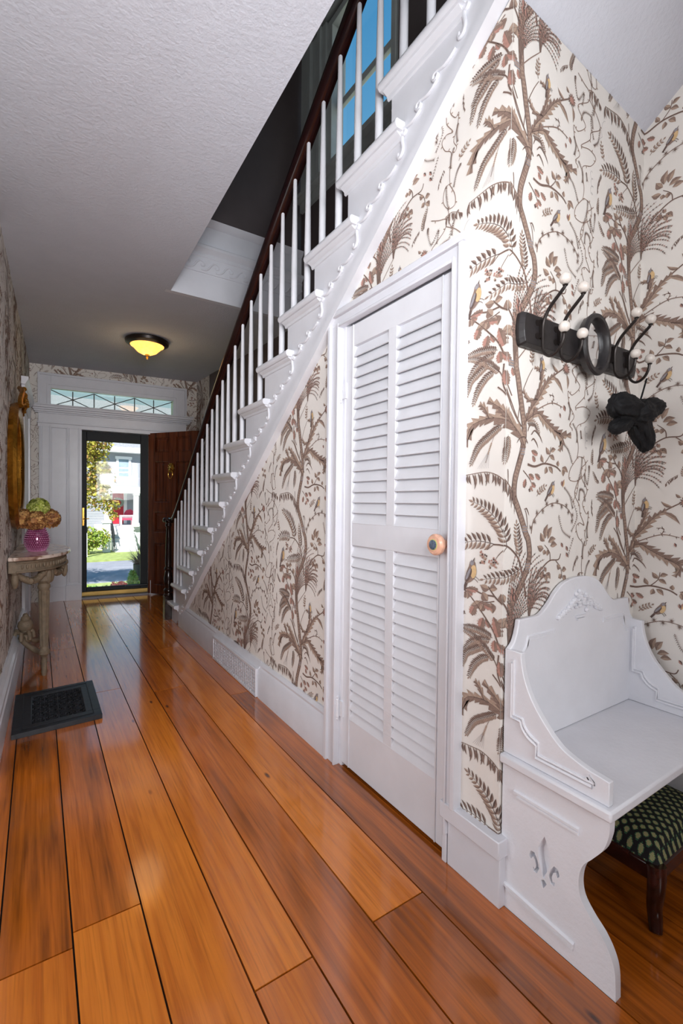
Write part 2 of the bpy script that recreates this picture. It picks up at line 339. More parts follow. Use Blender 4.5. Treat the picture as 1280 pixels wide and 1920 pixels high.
# ------------------------------------------------------------------ wallpaper print (one repeat, millimetres)
PW, PH = 655.0, 868.0
MOTIFS = [('trunk',[-26,868,-8,827,9,780,27,733,41,692,42,653,34,611,17,565,2,521,0,473,19,437,41,397,60,359,74,335,80,287,63,238,29,185,-3,140,-9,79,-2,-4],18),('band',[-26,868]),('band',[34,611]),('band',[53,374]),('band',[72,257]),('stem',[-49,865,-51,806,-22,753,14,701,39,678],5),('stem',[-70,800,-43,776,-15,731,25,685],4),('stem',[10,704,25,775,52,831,80,871],3),('plume',[-12,7]),('plume2',[-6,6,35,48,84,92]),('acan',[42,692,70,739,113,785,157,839,195,868],14),('stem',[157,839,195,868,243,896],6),('thistle',[256,29,277,34],22),('acan',[91,771,122,829,125,866,87,874],10),('acan',[105,777,61,770,35,793],9),('leaf',[179,861,242,816],12),('leaf',[219,11,178,33],9),('leaf',[242,46,225,60],8),('leaf',[260,881,267,832],9),('bird',[124,11],66,72,0),('thorn',[56,716,114,750,183,776,240,769],5),('thorn',[183,776,190,798,166,800],4),('bud',[252,767,257,757],14),('bud',[228,741,231,733],9),('acan',[49,704,107,734,146,715,186,695,235,678,294,683],17),('acan',[194,689,244,663,229,625],11),('acan',[48,621,23,660,-18,689,-67,707,-113,713],24),('acan',[-81,711,-136,707,-175,689,-194,632],17),('acan',[5,669,-30,706,-59,736,-105,766],15),('acan',[-99,709,-116,742,-137,759],11),('curl',[60,637,6,633],14),('curl',[48,625,14,567],11),('curl',[77,665,135,643],12),('curl',[78,646,113,626],11),('curl',[82,714,93,749],12),('curl',[59,674,83,692],10),('frond',[-52,685,-98,657,-139,627,-168,576],3,34,13,9),('grain',[-54,688,-79,655,-95,619,-110,576]),('frond',[-34,655,-33,622,-43,575],3,30,12,7),('frond',[56,698,93,701,116,676],3,26,12,7),('stem',[62,573,99,568,150,580,210,573,238,559],7),('stem',[150,580,175,607,181,635],3),('leaf',[178,611,155,633],13),('leaf',[181,619,208,629],12),('leaf',[175,607,203,593],12),('leaf',[143,583,130,608],12),('leaf',[160,571,151,547],13),('leaf',[170,571,194,549],13),('leaf',[224,574,223,594],12),('leaf',[245,571,280,557],13),('leaf',[248,567,253,543],13),('lobe',[69,543,94,529],18),('lobe',[100,545,126,530],17),('lobe',[54,528,46,501],18),('lobe',[82,517,104,505],16),('lobe',[79,616,111,606],17),('lobe',[86,601,99,583],16),('stem',[41,553,69,532,89,510],3),('berry',[80,497],4,9),('bird',[183,493],70,42,0),('butter',[250,521]),('pine',[87,358,98,399,142,434,194,454,249,450,292,430,315,397],4),('stem',[117,218,142,243,187,268,235,269,248,288],5),('stem',[190,267,186,295,159,320],3),('stem',[221,266,250,240,258,206],3),('leaf',[158,332,135,360],17),('leaf',[161,340,173,387],18),('leaf',[175,339,197,378],17),('leaf',[178,327,218,338],15),('leaf',[189,315,226,318],15),('leaf',[153,309,120,318],16),('leaf',[159,305,153,289],15),('leaf',[173,304,173,284],14),('leaf',[250,240,228,253],14),('leaf',[257,231,282,233],14),('leaf',[254,219,237,208],14),('leaf',[261,214,280,192],14),('leaf',[139,235,156,214],14),('leaf',[149,235,140,212],14),('leaf',[162,226,173,201],14),('leaf',[169,229,193,208],14),('leaf',[162,234,171,245],12),('bud',[254,316,260,308],11),('bud',[283,303,289,294],11),('bud',[284,282,290,274],11),('stem',[66,161,55,207,36,262,17,293,-30,324,-77,327],7),('frond',[-30,324,-43,368,-74,411,-116,440,-155,455],4,62,32,17),('frond',[-72,328,-118,333,-162,330,-203,317],4,62,36,16),('frond',[29,288,26,326,18,356,14,389],3,45,22,12),('frond',[39,252,-11,235,-61,227,-109,216],4,52,32,14),('stem',[-30,321,-58,294,-71,274],2),('stem',[-77,325,-99,308],2),('berry',[-115,284],14,20),('berry',[-75,268],12,18),('bird',[-162,224],98,58,0),('stem',[12,73,-13,117,-37,149,-64,167,-92,196],7),('stem',[-69,170,-115,170,-164,181,-194,168],5),('stem',[-68,155,-100,146,-129,144],3),('leaf',[-87,190,-123,197],18),('leaf',[-87,190,-58,194],16),('leaf',[-93,151,-113,178],22),('leaf',[-119,146,-158,127],19),('leaf',[-109,140,-123,115],17),('leaf',[-82,149,-74,117],20),('leaf',[-34,156,-45,182],20),('leaf',[-20,151,4,126],20),('leaf',[-8,157,12,151],12),('leaf',[-174,168,-173,144],14),('leaf',[-184,166,-191,145],13),('leaf',[-24,107,-60,94],18),('leaf',[-29,101,-45,79],16),('leaf',[-24,100,-26,76],14),('bud',[0,186,2,173],15),('bud',[-3,168,-1,155],15),('bud',[12,166,14,153],15),('willow',[11,474,-18,500,-59,532,-104,547,-157,544,-195,540],5),('curl',[-30,510,-34,552],8),('curl',[-7,489,-10,514],7),('curl',[-9,485,-14,437],9),('curl',[6,471,1,419],9),('curl',[54,434,73,415],9),('curl',[68,373,48,434],6),('stem',[-53,32,-73,68,-113,111,-155,150,-185,173],5),('lobe',[-181,175,-131,179],20),('lobe',[-177,171,-153,160],14),('lobe',[-134,144,-75,131],22),('lobe',[-118,139,-107,123],13),('lobe',[-140,129,-158,98],30),('lobe',[-109,97,-120,62],30),('lobe',[-70,108,-49,51],32),('lobe',[-101,95,-85,71],14),('lobe',[-58,34,-25,0],22),('lobe',[-181,169,-183,146],13),('fern',[-63,-26,-103,6,-148,31,-189,43],3,22,9),('fern',[-73,43,-104,51,-145,55,-187,53],3,22,9),('fern',[-80,35,-115,28,-152,11,-185,-25],3,22,9),('fern',[-103,877,-135,862,-172,837,-191,794],3,22,9),('fern',[-83,850,-114,835,-142,808,-162,765],3,22,9),('stem',[-20,772,-45,809,-63,843,-91,868],4),('lobe',[-65,38,-64,3],26),('lobe',[-46,846,-40,803],24),('lobe',[-22,856,-12,833],20),('vine',[290,1003,325,987,362,972,354,939,294,901,312,876,340,850,297,817,271,825,281,782,309,746,284,717,301,705],4),('vine',[363,948,410,916,430,881,376,847,368,819,316,778,369,786,407,772,380,737,327,711,339,647,332,606],4),('vine',[340,614,294,569,291,534,344,533,387,567,377,608,340,614],4),('vine',[344,533,336,491,311,459],4),('string',[277,119,274,98,293,51,326,86,319,45],14),('string',[313,-11,329,25,374,31,384,-3],14),('string',[244,654,278,634,301,595],16),('string',[301,724,328,696,329,663],14),('string',[363,617,360,577,344,533],16),('string',[258,509,293,482,312,440],16),('string',[272,792,286,765,279,734],14),('string',[350,705,356,678],12),('string',[299,480,340,414,309,362],14),('string',[232,417,255,365,299,341],14),('string',[321,341,291,278],14),('tendril',[381,717,387,680,384,640]),('tendril',[457,54,423,-45]),('willow',[361,113,388,116,427,95],3),('vine',[400,605,381,589,361,574,365,541,398,503,388,478,373,452,397,419,411,427,405,384,390,348,404,319,394,307],3),('vine',[360,550,334,518,324,483,353,449,358,421,386,380,357,388,336,374,351,339,380,313,374,249,377,208],3),('vine',[373,216,398,171,400,136,371,135,347,169,353,210,373,216],3),('vine',[371,135,375,93,389,61],3),('string',[408,589,409,568,399,521,381,556,385,515],9.799999999999999),('string',[388,459,379,495,354,501,349,467],9.799999999999999),('string',[426,256,407,236,394,197],11.2),('string',[394,326,380,298,379,265],9.799999999999999),('string',[360,219,362,179,371,135],11.2),('string',[418,111,399,84,388,42],11.2),('string',[410,394,403,367,407,336],9.799999999999999),('string',[396,82,373,16,390,-36],9.799999999999999),('string',[432,887,420,835,396,811],9.799999999999999)]
def V2(x, y): return Vector((x, y))
def make_tile():
    P = []; rr = random.Random(3)
    def put(layer, m, pts): P.append((layer, m, [(p[0], p[1]) for p in pts]))
    def sp(c, k=5): return smooth_path([V2(c[i], c[i+1]) for i in range(0, len(c), 2)], k)
    def nrm(pts, i):
        t = pts[min(i+1, len(pts)-1)]-pts[max(i-1, 0)]
        t = t.normalized() if t.length > 1e-6 else V2(1, 0)
        return t, V2(-t.y, t.x)
    def ribbon(pts, w, m, layer, taper=0.0):
        n = len(pts)
        for i in range(n-1):
            _, n0 = nrm(pts, i); _, n1 = nrm(pts, i+1)
            w0 = w*(1-taper*i/(n-1))/2; w1 = w*(1-taper*(i+1)/(n-1))/2
            put(layer, m, [pts[i]+n0*w0, pts[i]-n0*w0, pts[i+1]-n1*w1, pts[i+1]+n1*w1])
    def leaf(b, t, w, ma=1, mb=3, layer=4, bend=0.12, vein=True):
        b, t = V2(*b), V2(*t); d = t-b; s = V2(-d.y, d.x); L = max(d.length, .1); s = s/L
        mid = [b+d*f+s*(bend*L*math.sin(math.pi*f)) for f in (0, .18, .38, .62, .84, 1)]
        ws = [0, .30, .5, .44, .2, 0]
        lo = [mid[i]+s*(w*ws[i]) for i in range(6)]; hi = [mid[i]-s*(w*ws[i]) for i in range(6)]
        put(layer, ma, mid+lo[4:0:-1]); put(layer, mb, mid+hi[4:0:-1])
        if vein and w > 9: ribbon(mid, .9, 2, layer+1, .6)
    def lobe(b, t, w, layer=4):
        b, t = V2(*b), V2(*t); d = t-b; L = max(d.length, .1); s = V2(-d.y, d.x)/L
        N = 5
        for sg, m in ((1, 1), (-1, 4)):
            pts = [b]
            for k in range(N):
                f0 = (k+.35)/N; f1 = (k+.95)/N
                env = math.sin(math.pi*min(.97, f0*.92+.08))**.7
                pts.append(b+d*f1+s*(sg*w*.52*env)); pts.append(b+d*f1+s*(sg*w*.40*env*.85))
            pts.append(t); put(layer, m, pts)
        ribbon([b, b+d*.5, t], 1.0, 2, layer+1, .6)
    def curl(b, t, w, layer=6):
        b, t = V2(*b), V2(*t); d = t-b; L = d.length; s = V2(-d.y, d.x)/max(L, .1)
        up = V2(0, L*.45)
        ln = smooth_path([b, b+d*.3+up*.75, b+d*.75+up*.55, t], 5); n = len(ln)
        ws = [w*.42*math.sin(math.pi*min(1, (i/(n-1))*.85+.15))**.8 if i < n-1 else 0 for i in range(n)]
        for sg, m in ((1, 1), (-1, 2)):
            side = [ln[i]+nrm(ln, i)[1]*(ws[i]*.5*sg) for i in range(n)]
            put(layer, m, ln+side[::-1])
    def acan(c, w, layer=5):
        ln = sp(c, 8); n = len(ln)
        tot = sum((ln[i+1]-ln[i]).length for i in range(n-1))
        teeth = max(4, int(tot/(w*1.15)))
        for sg, m in ((1, 1), (-1, 3)):
            pts = []
            for i in range(n):
                t, q = nrm(ln, i); f = i/(n-1)
                env = (math.sin(math.pi*(f*.86+.10)))**.8*w
                ph = (f*teeth) % 1
                pts.append((ln[i], q, t, env, ph))
            edge = []
            for k in range(teeth):
                f = k/teeth
                def at(ff):
                    x = min(max(ff, 0), 1)*(n-1); i = min(int(x), n-2); fr = x-i
                    return ln[i].lerp(ln[i+1], fr), nrm(ln, i)
                p0, (t0, q0) = at(f+.05/teeth); p1, (t1, q1) = at(f+.55/teeth)
                e0 = (math.sin(math.pi*(f*.86+.10)))**.8*w
                jit = rr.uniform(.75, 1.25)
                edge.append(p0+q0*(sg*e0*.42)); edge.append(p1+q1*(sg*e0*1.0*jit)+t1*(e0*.75*jit))
            put(layer, m, ln+edge[::-1])
            for k in range(teeth):
                p0, p1 = edge[2*k], edge[2*k+1]
                i = min(int((k+.1)/teeth*(n-1)), n-1)
                ribbon([ln[i], ln[i].lerp(p1, .5), p1], .9, 2, layer+1, .7)
        ribbon(ln, 2.2, 2, layer+1, .6)
    def frond(c, sw, L, gap, lw, both=True):
        ln = sp(c, 10); ribbon(ln, sw*.6, 2, 4, .6)
        acc = 0; n = len(ln); tot = sum((ln[i+1]-ln[i]).length for i in range(n-1)); nxt = gap*.8; side = 0; run = 0
        for i in range(n-1):
            seg = (ln[i+1]-ln[i]).length
            while nxt <= run+seg:
                p = ln[i].lerp(ln[i+1], (nxt-run)/max(seg, 1e-6)); t, q = nrm(ln, i); f = nxt/tot
                sc_ = .55+.45*math.sin(math.pi*min(1, f*.8+.2)); 
                for sg in (1, -1):
                    tip = p+(q*(sg*.78)+t*.62)*(L*sc_*rr.uniform(.9, 1.08))
                    leaf(p, tip, lw*sc_, 1 if sg > 0 else 2, 3 if sg > 0 else 1, 5, .08*sg, vein=lw > 7)
                nxt += gap
            run += seg
        t, q = nrm(ln, n-2); leaf(ln[-1], ln[-1]+t*L*.6, lw*.7, 1, 3, 5, 0, vein=False)
    def plume(b, big=True):
        b = V2(*b); N = 15 if big else 9
        for k in range(N):
            f = k/(N-1); Ls = (350 if big else 190)*(1-.40*abs(f-.40)); a = R(97-16*f); bend = R(30+118*f)
            p = b+V2(5*(f-.5), 0); pts = [p]; steps = 30
            for j in range(steps):
                g = j/steps; aa = a-bend*(g**1.35); p = p+V2(math.cos(aa), math.sin(aa))*(Ls/steps); pts.append(p)
            ribbon(pts, 1.9, 1 if k % 2 else 2, 5, .4)
            for j in range(7, steps):
                t, q = nrm(pts, j)
                for sg in (1, -1):
                    a0 = pts[j]; tip = a0+(q*(sg*.7)+t*.8)*(10.5*(1-.45*j/steps))
                    put(5, (2, 1, 4)[(j+k) % 3], [a0-t*2.2, tip, a0+t*2.6])
    def bird(p, L, ang, flip, layer=8):
        a = R(ang); ca, sa = math.cos(a), math.sin(a); o = V2(*p)
        def T(x, y):
            x *= L; y *= L
            if flip: y = -y
            X_, Y_ = x*ca-y*sa, x*sa+y*ca
            return o+V2(X_ if not flip else X_, Y_)
        def ell(cx, cy, rx, ry, rot, m, ly):
            put(ly, m, [T(cx+rx*math.cos(t)*math.cos(rot)-ry*math.sin(t)*math.sin(rot), cy+rx*math.cos(t)*math.sin(rot)+ry*math.sin(t)*math.cos(rot)) for t in [2*math.pi*k/16 for k in range(16)]])
        put(layer, 2, [T(-.28, .05), T(-.62, -.02), T(-.60, -.12), T(-.26, -.06)])
        put(layer, 1, [T(x, y) for x, y in ((-.34, -.04), (-.2, .12), (0, .18), (.2, .2), (.33, .24), (.43, .22), (.47, .14), (.44, .04), (.34, -.05), (.2, -.16), (0, -.2), (-.2, -.14))])
        ell(.16, -.05, .22, .12, .45, 5, layer+1); ell(-.06, .05, .26, .10, .12, 2, layer+2); ell(-.04, .075, .22, .05, .12, 6, layer+3)
        ell(.37, .15, .09, .075, .2, 6, layer+2); ell(.40, .17, .014, .014, 0, 2, layer+3)
        put(layer, 2, [T(.46, .17), T(.58, .16), T(.46, .11)])
        for dx in (-.02, .07): ribbon([T(dx, -.17), T(dx+.02, -.3), T(dx, -.38)], 1.6, 2, layer)
    def disc(c, r, m, layer, n=8): put(layer, m, [(c[0]+r*math.cos(2*math.pi*k/n), c[1]+r*math.sin(2*math.pi*k/n)) for k in range(n)])
    for mo in MOTIFS:
        k, c = mo[0], mo[1]
        if k == 'trunk':
            c = list(c)
            for i in range(0, len(c), 2): c[i] += 22*max(0, (c[i+1]-700)/168)
            ln = sp(c, 8); ribbon(ln, 24, 2, 2); ribbon(ln, 19, 1, 3)
            run = 0; row = 0
            for i in range(len(ln)-1):
                run += (ln[i+1]-ln[i]).length
                if run > 6.5:
                    run = 0; row += 1; t, q = nrm(ln, i)
                    for s in ((-5.5, 0, 5.5) if row % 2 else (-2.8, 2.8)):
                        p = ln[i]+q*s; put(4, 3, [p+t*4.6, p+q*2.1, p-t*4.2, p-q*2.1])
        elif k == 'band':
            x, y = c; 
            for j, m in enumerate((6, 3, 6, 3, 6)): put(5, m, [(x-12, y-10+j*4), (x+12, y-10+j*4), (x+12, y-6.6+j*4), (x-12, y-6.6+j*4)])
        elif k == 'stem': ribbon(sp(c), mo[2]*1.05+.8, 1, 3, .4); ribbon(sp(c), mo[2]*.4, 2, 4, .4)
        elif k == 'plume': plume(c)
        elif k == 'plume2': ribbon(sp(c), 4, 1, 4, .4); plume(c[-2:], False)
        elif k == 'acan': acan(c, mo[2]*1.3)
        elif k == 'thistle':
            x, y = c[0], c[1]; disc((x, y), 14, 4, 6, 12)
            for j in range(12): a = 2*math.pi*j/12; leaf((x+8*math.cos(a), y+8*math.sin(a)), (x+21*math.cos(a), y+21*math.sin(a)), 5, 1, 2, 7, 0, False)
            for j in range(9): a = R(-40+j*20); put(7, 4, [(x+12*math.cos(a)-1, y+12*math.sin(a)), (x+26*math.cos(a), y+26*math.sin(a)), (x+12*math.cos(a)+1, y+12*math.sin(a)+2)])
        elif k == 'leaf': leaf(c[:2], c[2:4], mo[2]*1.35)
        elif k == 'lobe': lobe(c[:2], c[2:4], mo[2]*1.15)
        elif k == 'curl': curl(c[:2], c[2:4], mo[2])
        elif k == 'bird': bird(c, mo[2], mo[3], mo[4])
        elif k == 'thorn':
            ln = sp(c, 8); ribbon(ln, mo[2]*.9, 1, 4, .4)
            for i in range(1, len(ln)-1, 3):
                t, q = nrm(ln, i); sg = 1 if i % 2 else -1; put(4, 2, [ln[i]-t*2, ln[i]+q*(9*sg)+t*4, ln[i]+t*2])
        elif k == 'bud': leaf((c[0]-(c[2]-c[0]), c[1]-(c[3]-c[1])), (c[2], c[3]), mo[2], 2, 4, 6, 0, False)
        elif k == 'grain':
            ln = sp(c, 8); ribbon(ln, 1.6, 1, 4)
            for i in range(len(ln)//2, len(ln)-6):
                t, q = nrm(ln, i)
                for sg in (1, -1): put(5, 3, [ln[i], ln[i]+t*6+q*(3.4*sg), ln[i]+t*9])
            for j in range(7): ribbon([ln[-8], ln[-8]+V2(-30+j*7-14, -55)], .6, 6, 4)
        elif k == 'berry':
            for j in range(mo[2]*2): a = rr.uniform(0, 6.28); r_ = mo[3]*math.sqrt(rr.random()); disc((c[0]+r_*math.cos(a), c[1]+r_*math.sin(a)), 3.4, (4, 2, 4, 3)[j % 4], 6+j % 2)
        elif k == 'butter':
            x, y = c; leaf((x, y-14), (x+9, y+13), 12, 4, 5, 6, 0); leaf((x-3, y-10), (x-5, y+8), 9, 4, 2, 7, 0); 
        elif k == 'pine':
            ln = sp(c, 8); ribbon(ln, 3.4, 1, 4, .3)
            for i in range(4, len(ln), 4):
                t, q = nrm(ln, i); p = ln[i]+q*(6 if (i//4) % 2 else -6)
                for j in range(13): a = 2*math.pi*j/13+rr.random()*.3; d = V2(math.cos(a), math.sin(a)); e = V2(-d.y, d.x); put(5, 2 if j % 2 else 1, [p+e*.9, p+d*rr.uniform(10, 16), p-e*.9])
        elif k == 'willow':
            ln = sp(c, 9); ribbon(ln, mo[2]*.8, 1, 4, .5)
            for i in range(3, len(ln), 2):
                L = rr.uniform(26, 52)*(.7 if mo[2] < 4 else 1); p = ln[i]
                tip = p+V2(rr.uniform(-9, 9), -L); leaf(p, tip, 8.5, 1, 2, 5, rr.uniform(-.2, .2), False)
        elif k == 'fern': frond(c, 3, 19, 7.0, 6.4)
        elif k == 'frond': frond(c, mo[2], mo[3]*.58, mo[4]*.5, mo[5]*.72)
        elif k == 'vine':
            ln = sp(c, 8); ribbon(ln, 3.0, 1, 3, .2)
            for i in range(5, len(ln)-1, 9):
                t, q = nrm(ln, i); sg = 1 if (i//9) % 2 else -1; leaf(ln[i], ln[i]+(q*sg+t*.4)*9, 4.5, 1, 3, 4, 0, False)
        elif k == 'string':
            ln = sp(c, 9); ribbon(ln, .9, 1, 3)
            for i in range(1, len(ln)):
                t, q = nrm(ln, i)
                for sg in (1, -1): put(4, 1 if sg > 0 else 2, [ln[i]-t*1.3, ln[i]+(q*sg*.85+t*.6)*8.5, ln[i]+t*1.3])
        elif k == 'tendril':
            ln = sp(c, 14); w = [p+V2(7*math.cos(i*.75), 7*math.sin(i*.75)) for i, p in enumerate(ln)]; ribbon(smooth_path(w, 4), .8, 6, 3)
    # small sprigs close up the empty ground between the big motifs
    cell = 9.0; nx, ny = int(PW/cell), int(PH/cell); occ = set()
    def mark(x, y):
        ci = math.floor(x/PW); x -= ci*PW
        if ci % 2: y += PH/2
        occ.add((int(x/cell) % nx, int((y % PH)/cell) % ny))
    for _, _, pts in P:
        x0, x1, y0, y1 = min(p[0] for p in pts), max(p[0] for p in pts), min(p[1] for p in pts), max(p[1] for p in pts)
        for p in pts+[((x0+x1)/2, (y0+y1)/2)]: mark(*p)
    def free(x, y, r):
        n = int(r/cell)
        for i in range(-n, n+1):
            for j in range(-n, n+1):
                if i*i+j*j > n*n+.5: continue
                xx, yy = x+i*cell, y+j*cell; ci = math.floor(xx/PW); xx -= ci*PW
                if ci % 2: yy += PH/2
                if (int(xx/cell) % nx, int((yy % PH)/cell) % ny) in occ: return False
        return True
    for r, tries in ((46, 500), (36, 900), (27, 1600)):
        for _ in range(tries):
            x, y = rr.uniform(-200, -200+PW), rr.uniform(0, PH)
            if not free(x, y, r): continue
            n0 = len(P); a = rr.uniform(.6, 2.5); d = V2(math.cos(a), math.sin(a)); q = V2(-d.y, d.x); o = V2(x, y); L = r*1.0
            ln = smooth_path([o-d*L, o-d*L*.3+q*L*.18, o+d*L*.35+q*L*.12, o+d*L], 5); kind = rr.random()
            if kind < .45:
                ribbon(ln, 2.2, 1, 4, .5)
                for i in range(3, len(ln)-1, 3):
                    t, w_ = nrm(ln, i)
                    for sg in (1, -1): leaf(ln[i], ln[i]+(w_*sg*.8+t*.6)*L*.52, L*.25, 1, 3, 5, .1*sg, L > 40)
                leaf(ln[-1], ln[-1]+d*L*.4, L*.24, 1, 3, 5, 0)
            elif kind < .7: frond([c for p in (ln[0], ln[5], ln[-1]) for c in p], 2.4, L*.36, 6.5, 5.5)
            elif kind < .85:
                ribbon(ln, 2.0, 1, 4, .3)
                for i in range(2, len(ln), 2): leaf(ln[i], ln[i]+V2(rr.uniform(-6, 6), -L*.5), L*.16, 1, 2, 5, .1, False)
            else:
                ribbon(ln[:9], 2.2, 1, 4, .3); lobe(tuple(ln[6]), tuple(ln[-1]), L*.55); leaf(ln[4], ln[4]+q*L*.6, L*.25); leaf(ln[3], ln[3]-q*L*.6, L*.25)
            for _, _, pts in P[n0:]:
                for p in pts: mark(*p)
    return P
TILE = make_tile()
TILEB = [(min(p[0] for p in t[2]), max(p[0] for p in t[2]), min(p[1] for p in t[2]), max(p[1] for p in t[2])) for t in TILE]
def clip_poly(pts, win):
    for i in range(len(win)):
        a, b = win[i], win[(i+1) % len(win)]
        ex, ey = b[0]-a[0], b[1]-a[1]
        out = []; n = len(pts)
        ds = [ex*(p[1]-a[1])-ey*(p[0]-a[0]) for p in pts]
        for j in range(n):
            p, q, dp, dq = pts[j], pts[(j+1) % n], ds[j], ds[(j+1) % n]
            if dp >= 0: out.append(p)
            if (dp >= 0) != (dq >= 0):
                t = dp/(dp-dq); out.append((p[0]+(q[0]-p[0])*t, p[1]+(q[1]-p[1])*t))
        pts = out
        if len(pts) < 3: return None
    return pts
def print_paper(mb, regions, to3, u0, v0, scale=1.0):
    """regions: convex counter-clockwise polygons in wall coordinates (metres); to3(u, v, lift) -> world"""
    s = scale/1000
    for win in regions:
        bu0, bu1 = min(p[0] for p in win), max(p[0] for p in win); bv0, bv1 = min(p[1] for p in win), max(p[1] for p in win)
        for ci in range(math.floor((bu0-u0)/(PW*s))-1, math.ceil((bu1-u0)/(PW*s))+1):
            for rj in range(math.floor((bv0-v0)/(PH*s))-2, math.ceil((bv1-v0)/(PH*s))+1):
                ou = u0+ci*PW*s; ov = v0+rj*PH*s+(PH*s/2 if ci % 2 else 0)
                if ou+.5*scale < bu0 or ou-.25*scale > bu1 or ov+1.05*scale < bv0 or ov-.1*scale > bv1: continue
                for k_, ((ly, m, pts), bb) in enumerate(zip(TILE, TILEB)):
                    a0, a1, c0, c1 = ou+bb[0]*s, ou+bb[1]*s, ov+bb[2]*s, ov+bb[3]*s
                    if a1 < bu0 or a0 > bu1 or c1 < bv0 or c0 > bv1: continue
                    q = clip_poly([(ou+p[0]*s, ov+p[1]*s) for p in pts], win)
                    if q: mb.add([to3(u, v, .0003+ly*.0002+(k_ % 41)*.000005) for u, v in q], [list(range(len(q)))], m)
PM = [M[k] for k in ('paper', 'p1', 'p2', 'p3', 'p4', 'p5', 'p6')]
# ------------------------------------------------------------------ the room shell
def XL(y): return -.168+.028*(y-3.2)          # left wall
def XR(y): return 1.945-.033*(y-.9)           # right wall
def FY(x): return 6.42-.1*x                   # front wall
XH = 1.155                                    # hall face of the wall under the stair
YB = .887                                     # wall behind the bench
def LOW(y): return .217+.7255*(4.311-y)       # lower edge of the stair string

# floor
fl = MB(); plank = []
seams = [-.60, -.42, -.25, -.09, .078, .255, .442, .606, .800, .992, 1.165, 1.345, 1.53, 1.72, 1.92, 2.05]
ends = {3: [1.405, 5.0], 4: [1.455, 4.3], 5: [3.22, -.6], 6: [1.04, 4.9], 7: [3.05, -.3], 8: [1.035, 3.9], 9: [-.2, 2.75], 10: [.1, 3.6], 11: [.35], 12: [-.1], 2: [1.2]}
tones = {(2, True): -.15, (2, False): 0, (3, True): -.25, (3, False): .45, (4, True): .22, (4, False): .74, (5, True): .6, (5, False): .62, (6, True): .7, (6, False): .34, (7, True): .45, (7, False): .3, (8, True): .66, (8, False): .12, (9, True): .45, (9, False): -.1, (10, False): -.25, (11, False): -.3, (11, True): -.2, (12, False): -.3, (12, True): -.2, (13, False): -.3}   # (board, beyond the near joints)
for i in range(len(seams)-1):
    ys = [-2.4]+sorted(ends.get(i, []))+[FY(0)+.14]
    for a, b in zip(ys[:-1], ys[1:]):
        c = tones.get((i, a > .5), rnd.uniform(.3, .7)); g = .0028
        fl.box(seams[i]+g, seams[i+1]-g, a+g, b-g, -.012, 0); plank += [(c, rnd.random(), rnd.random(), 1)]*6
fl.box(-.62, 2.06, -2.4, FY(0)+.14, -.05, -.0105, 1); plank += [(0, 0, 0, 1)]*6
fo = struct('floor', fl, [M['floor'], M['gap']], 'wide varnished orange-brown pine floorboards of the hall', 'floor', smooth=False, recalc=False)
ca = fo.data.attributes.new('plank', 'FLOAT_COLOR', 'FACE')
for i, c in enumerate(plank): ca.data[i].color = c
fo['kind'] = 'structure'

# ceiling of the hall, with the stairwell opening, and the sloping soffit over the bench
ce = MB()
def slab(pts, zs, t=.05):
    ce.add([(p[0], p[1], z) for p, z in zip(pts, zs)]+[(p[0], p[1], z+t) for p, z in zip(pts, zs)],
           [list(range(len(pts)))[::-1], list(range(len(pts), 2*len(pts)))]+[[i, (i+1) % len(pts), (i+1) % len(pts)+len(pts), i+len(pts)] for i in range(len(pts))])
YO, XO = 3.49, .785                            # stairwell opening: front edge, left edge
slab([(-.45, -2.4), (XO-.055, -2.4), (XO-.045, 1.0), (XO+.012, YO), (-.45, YO)], [2.70]*5)
slab([(-.45, YO), (1.97, YO), (1.97, 4.4), (-.45, 4.4)], [2.70, 2.70, 2.715, 2.705])
slab([(-.45, 4.4), (1.97, 4.4), (1.97, 6.6), (-.45, 6.6)], [2.705, 2.715, 2.785, 2.755])
slab([(1.13, YB+.04), (1.13, .26), (2.0, .26), (2.0, YB+.04)], [2.672, 3.14, 3.10, 2.595])
slab([(XO-.05, .26), (XO-.05, -2.4), (2.0, -2.4), (2.0, .26)], [3.14]*4)
slab([(XO-.052, -2.4), (XO-.052, .26), (XO-.054, .26), (XO-.054, -2.4)], [2.72]*4, .45)
struct('ceiling', ce, M['ceil'], 'pale lavender-white plaster ceiling with a stairwell opening', 'ceiling', smooth=False)
def wall(name, quads, label, mats=None, prints=()):
    mb = MB()
    for q in quads: mb.add(q, [list(range(len(q)))])
    for a in prints: print_paper(mb, *a)
    return struct(name, mb, mats or PM, label, 'wall', smooth=False, recalc=False)
def solid(name, boxes, m, label):
    mb = MB()
    for b in boxes: mb.box(*b)
    return struct(name, mb, m, label, 'wall', smooth=False)

# left wall (papered, very oblique)
l3 = lambda u, v, d=0: (XL(u)+d, u, v)
OY0, OY1, OZ = .30, 2.45, 2.12               # opening added out of view on the left, to let side light in
def lq(y0, y1, z0, z1, k=0): return [(XL(y0)-k, y0, z0), (XL(y1)-k, y1, z0), (XL(y1)-k, y1, z1), (XL(y0)-k, y0, z1)]
lqs = []
for k in (0, .12): lqs += [lq(-2.4, OY0, 0, 2.8, k), lq(OY0, OY1, OZ, 2.8, k), lq(OY1, 6.5, 0, 2.8, k)]
lqs += [[(XL(OY0), OY0, 0), (XL(OY0), OY0, OZ), (XL(OY0)-.12, OY0, OZ), (XL(OY0)-.12, OY0, 0)], [(XL(OY1), OY1, 0), (XL(OY1), OY1, OZ), (XL(OY1)-.12, OY1, OZ), (XL(OY1)-.12, OY1, 0)], [(XL(OY0), OY0, OZ), (XL(OY1), OY1, OZ), (XL(OY1)-.12, OY1, OZ), (XL(OY0)-.12, OY0, OZ)]]
lqs += [[(-.6, -2.4, 2.7), (-.6, 6.6, 2.7), (-.6, 6.6, 5.5), (-.6, -2.4, 5.5)]]
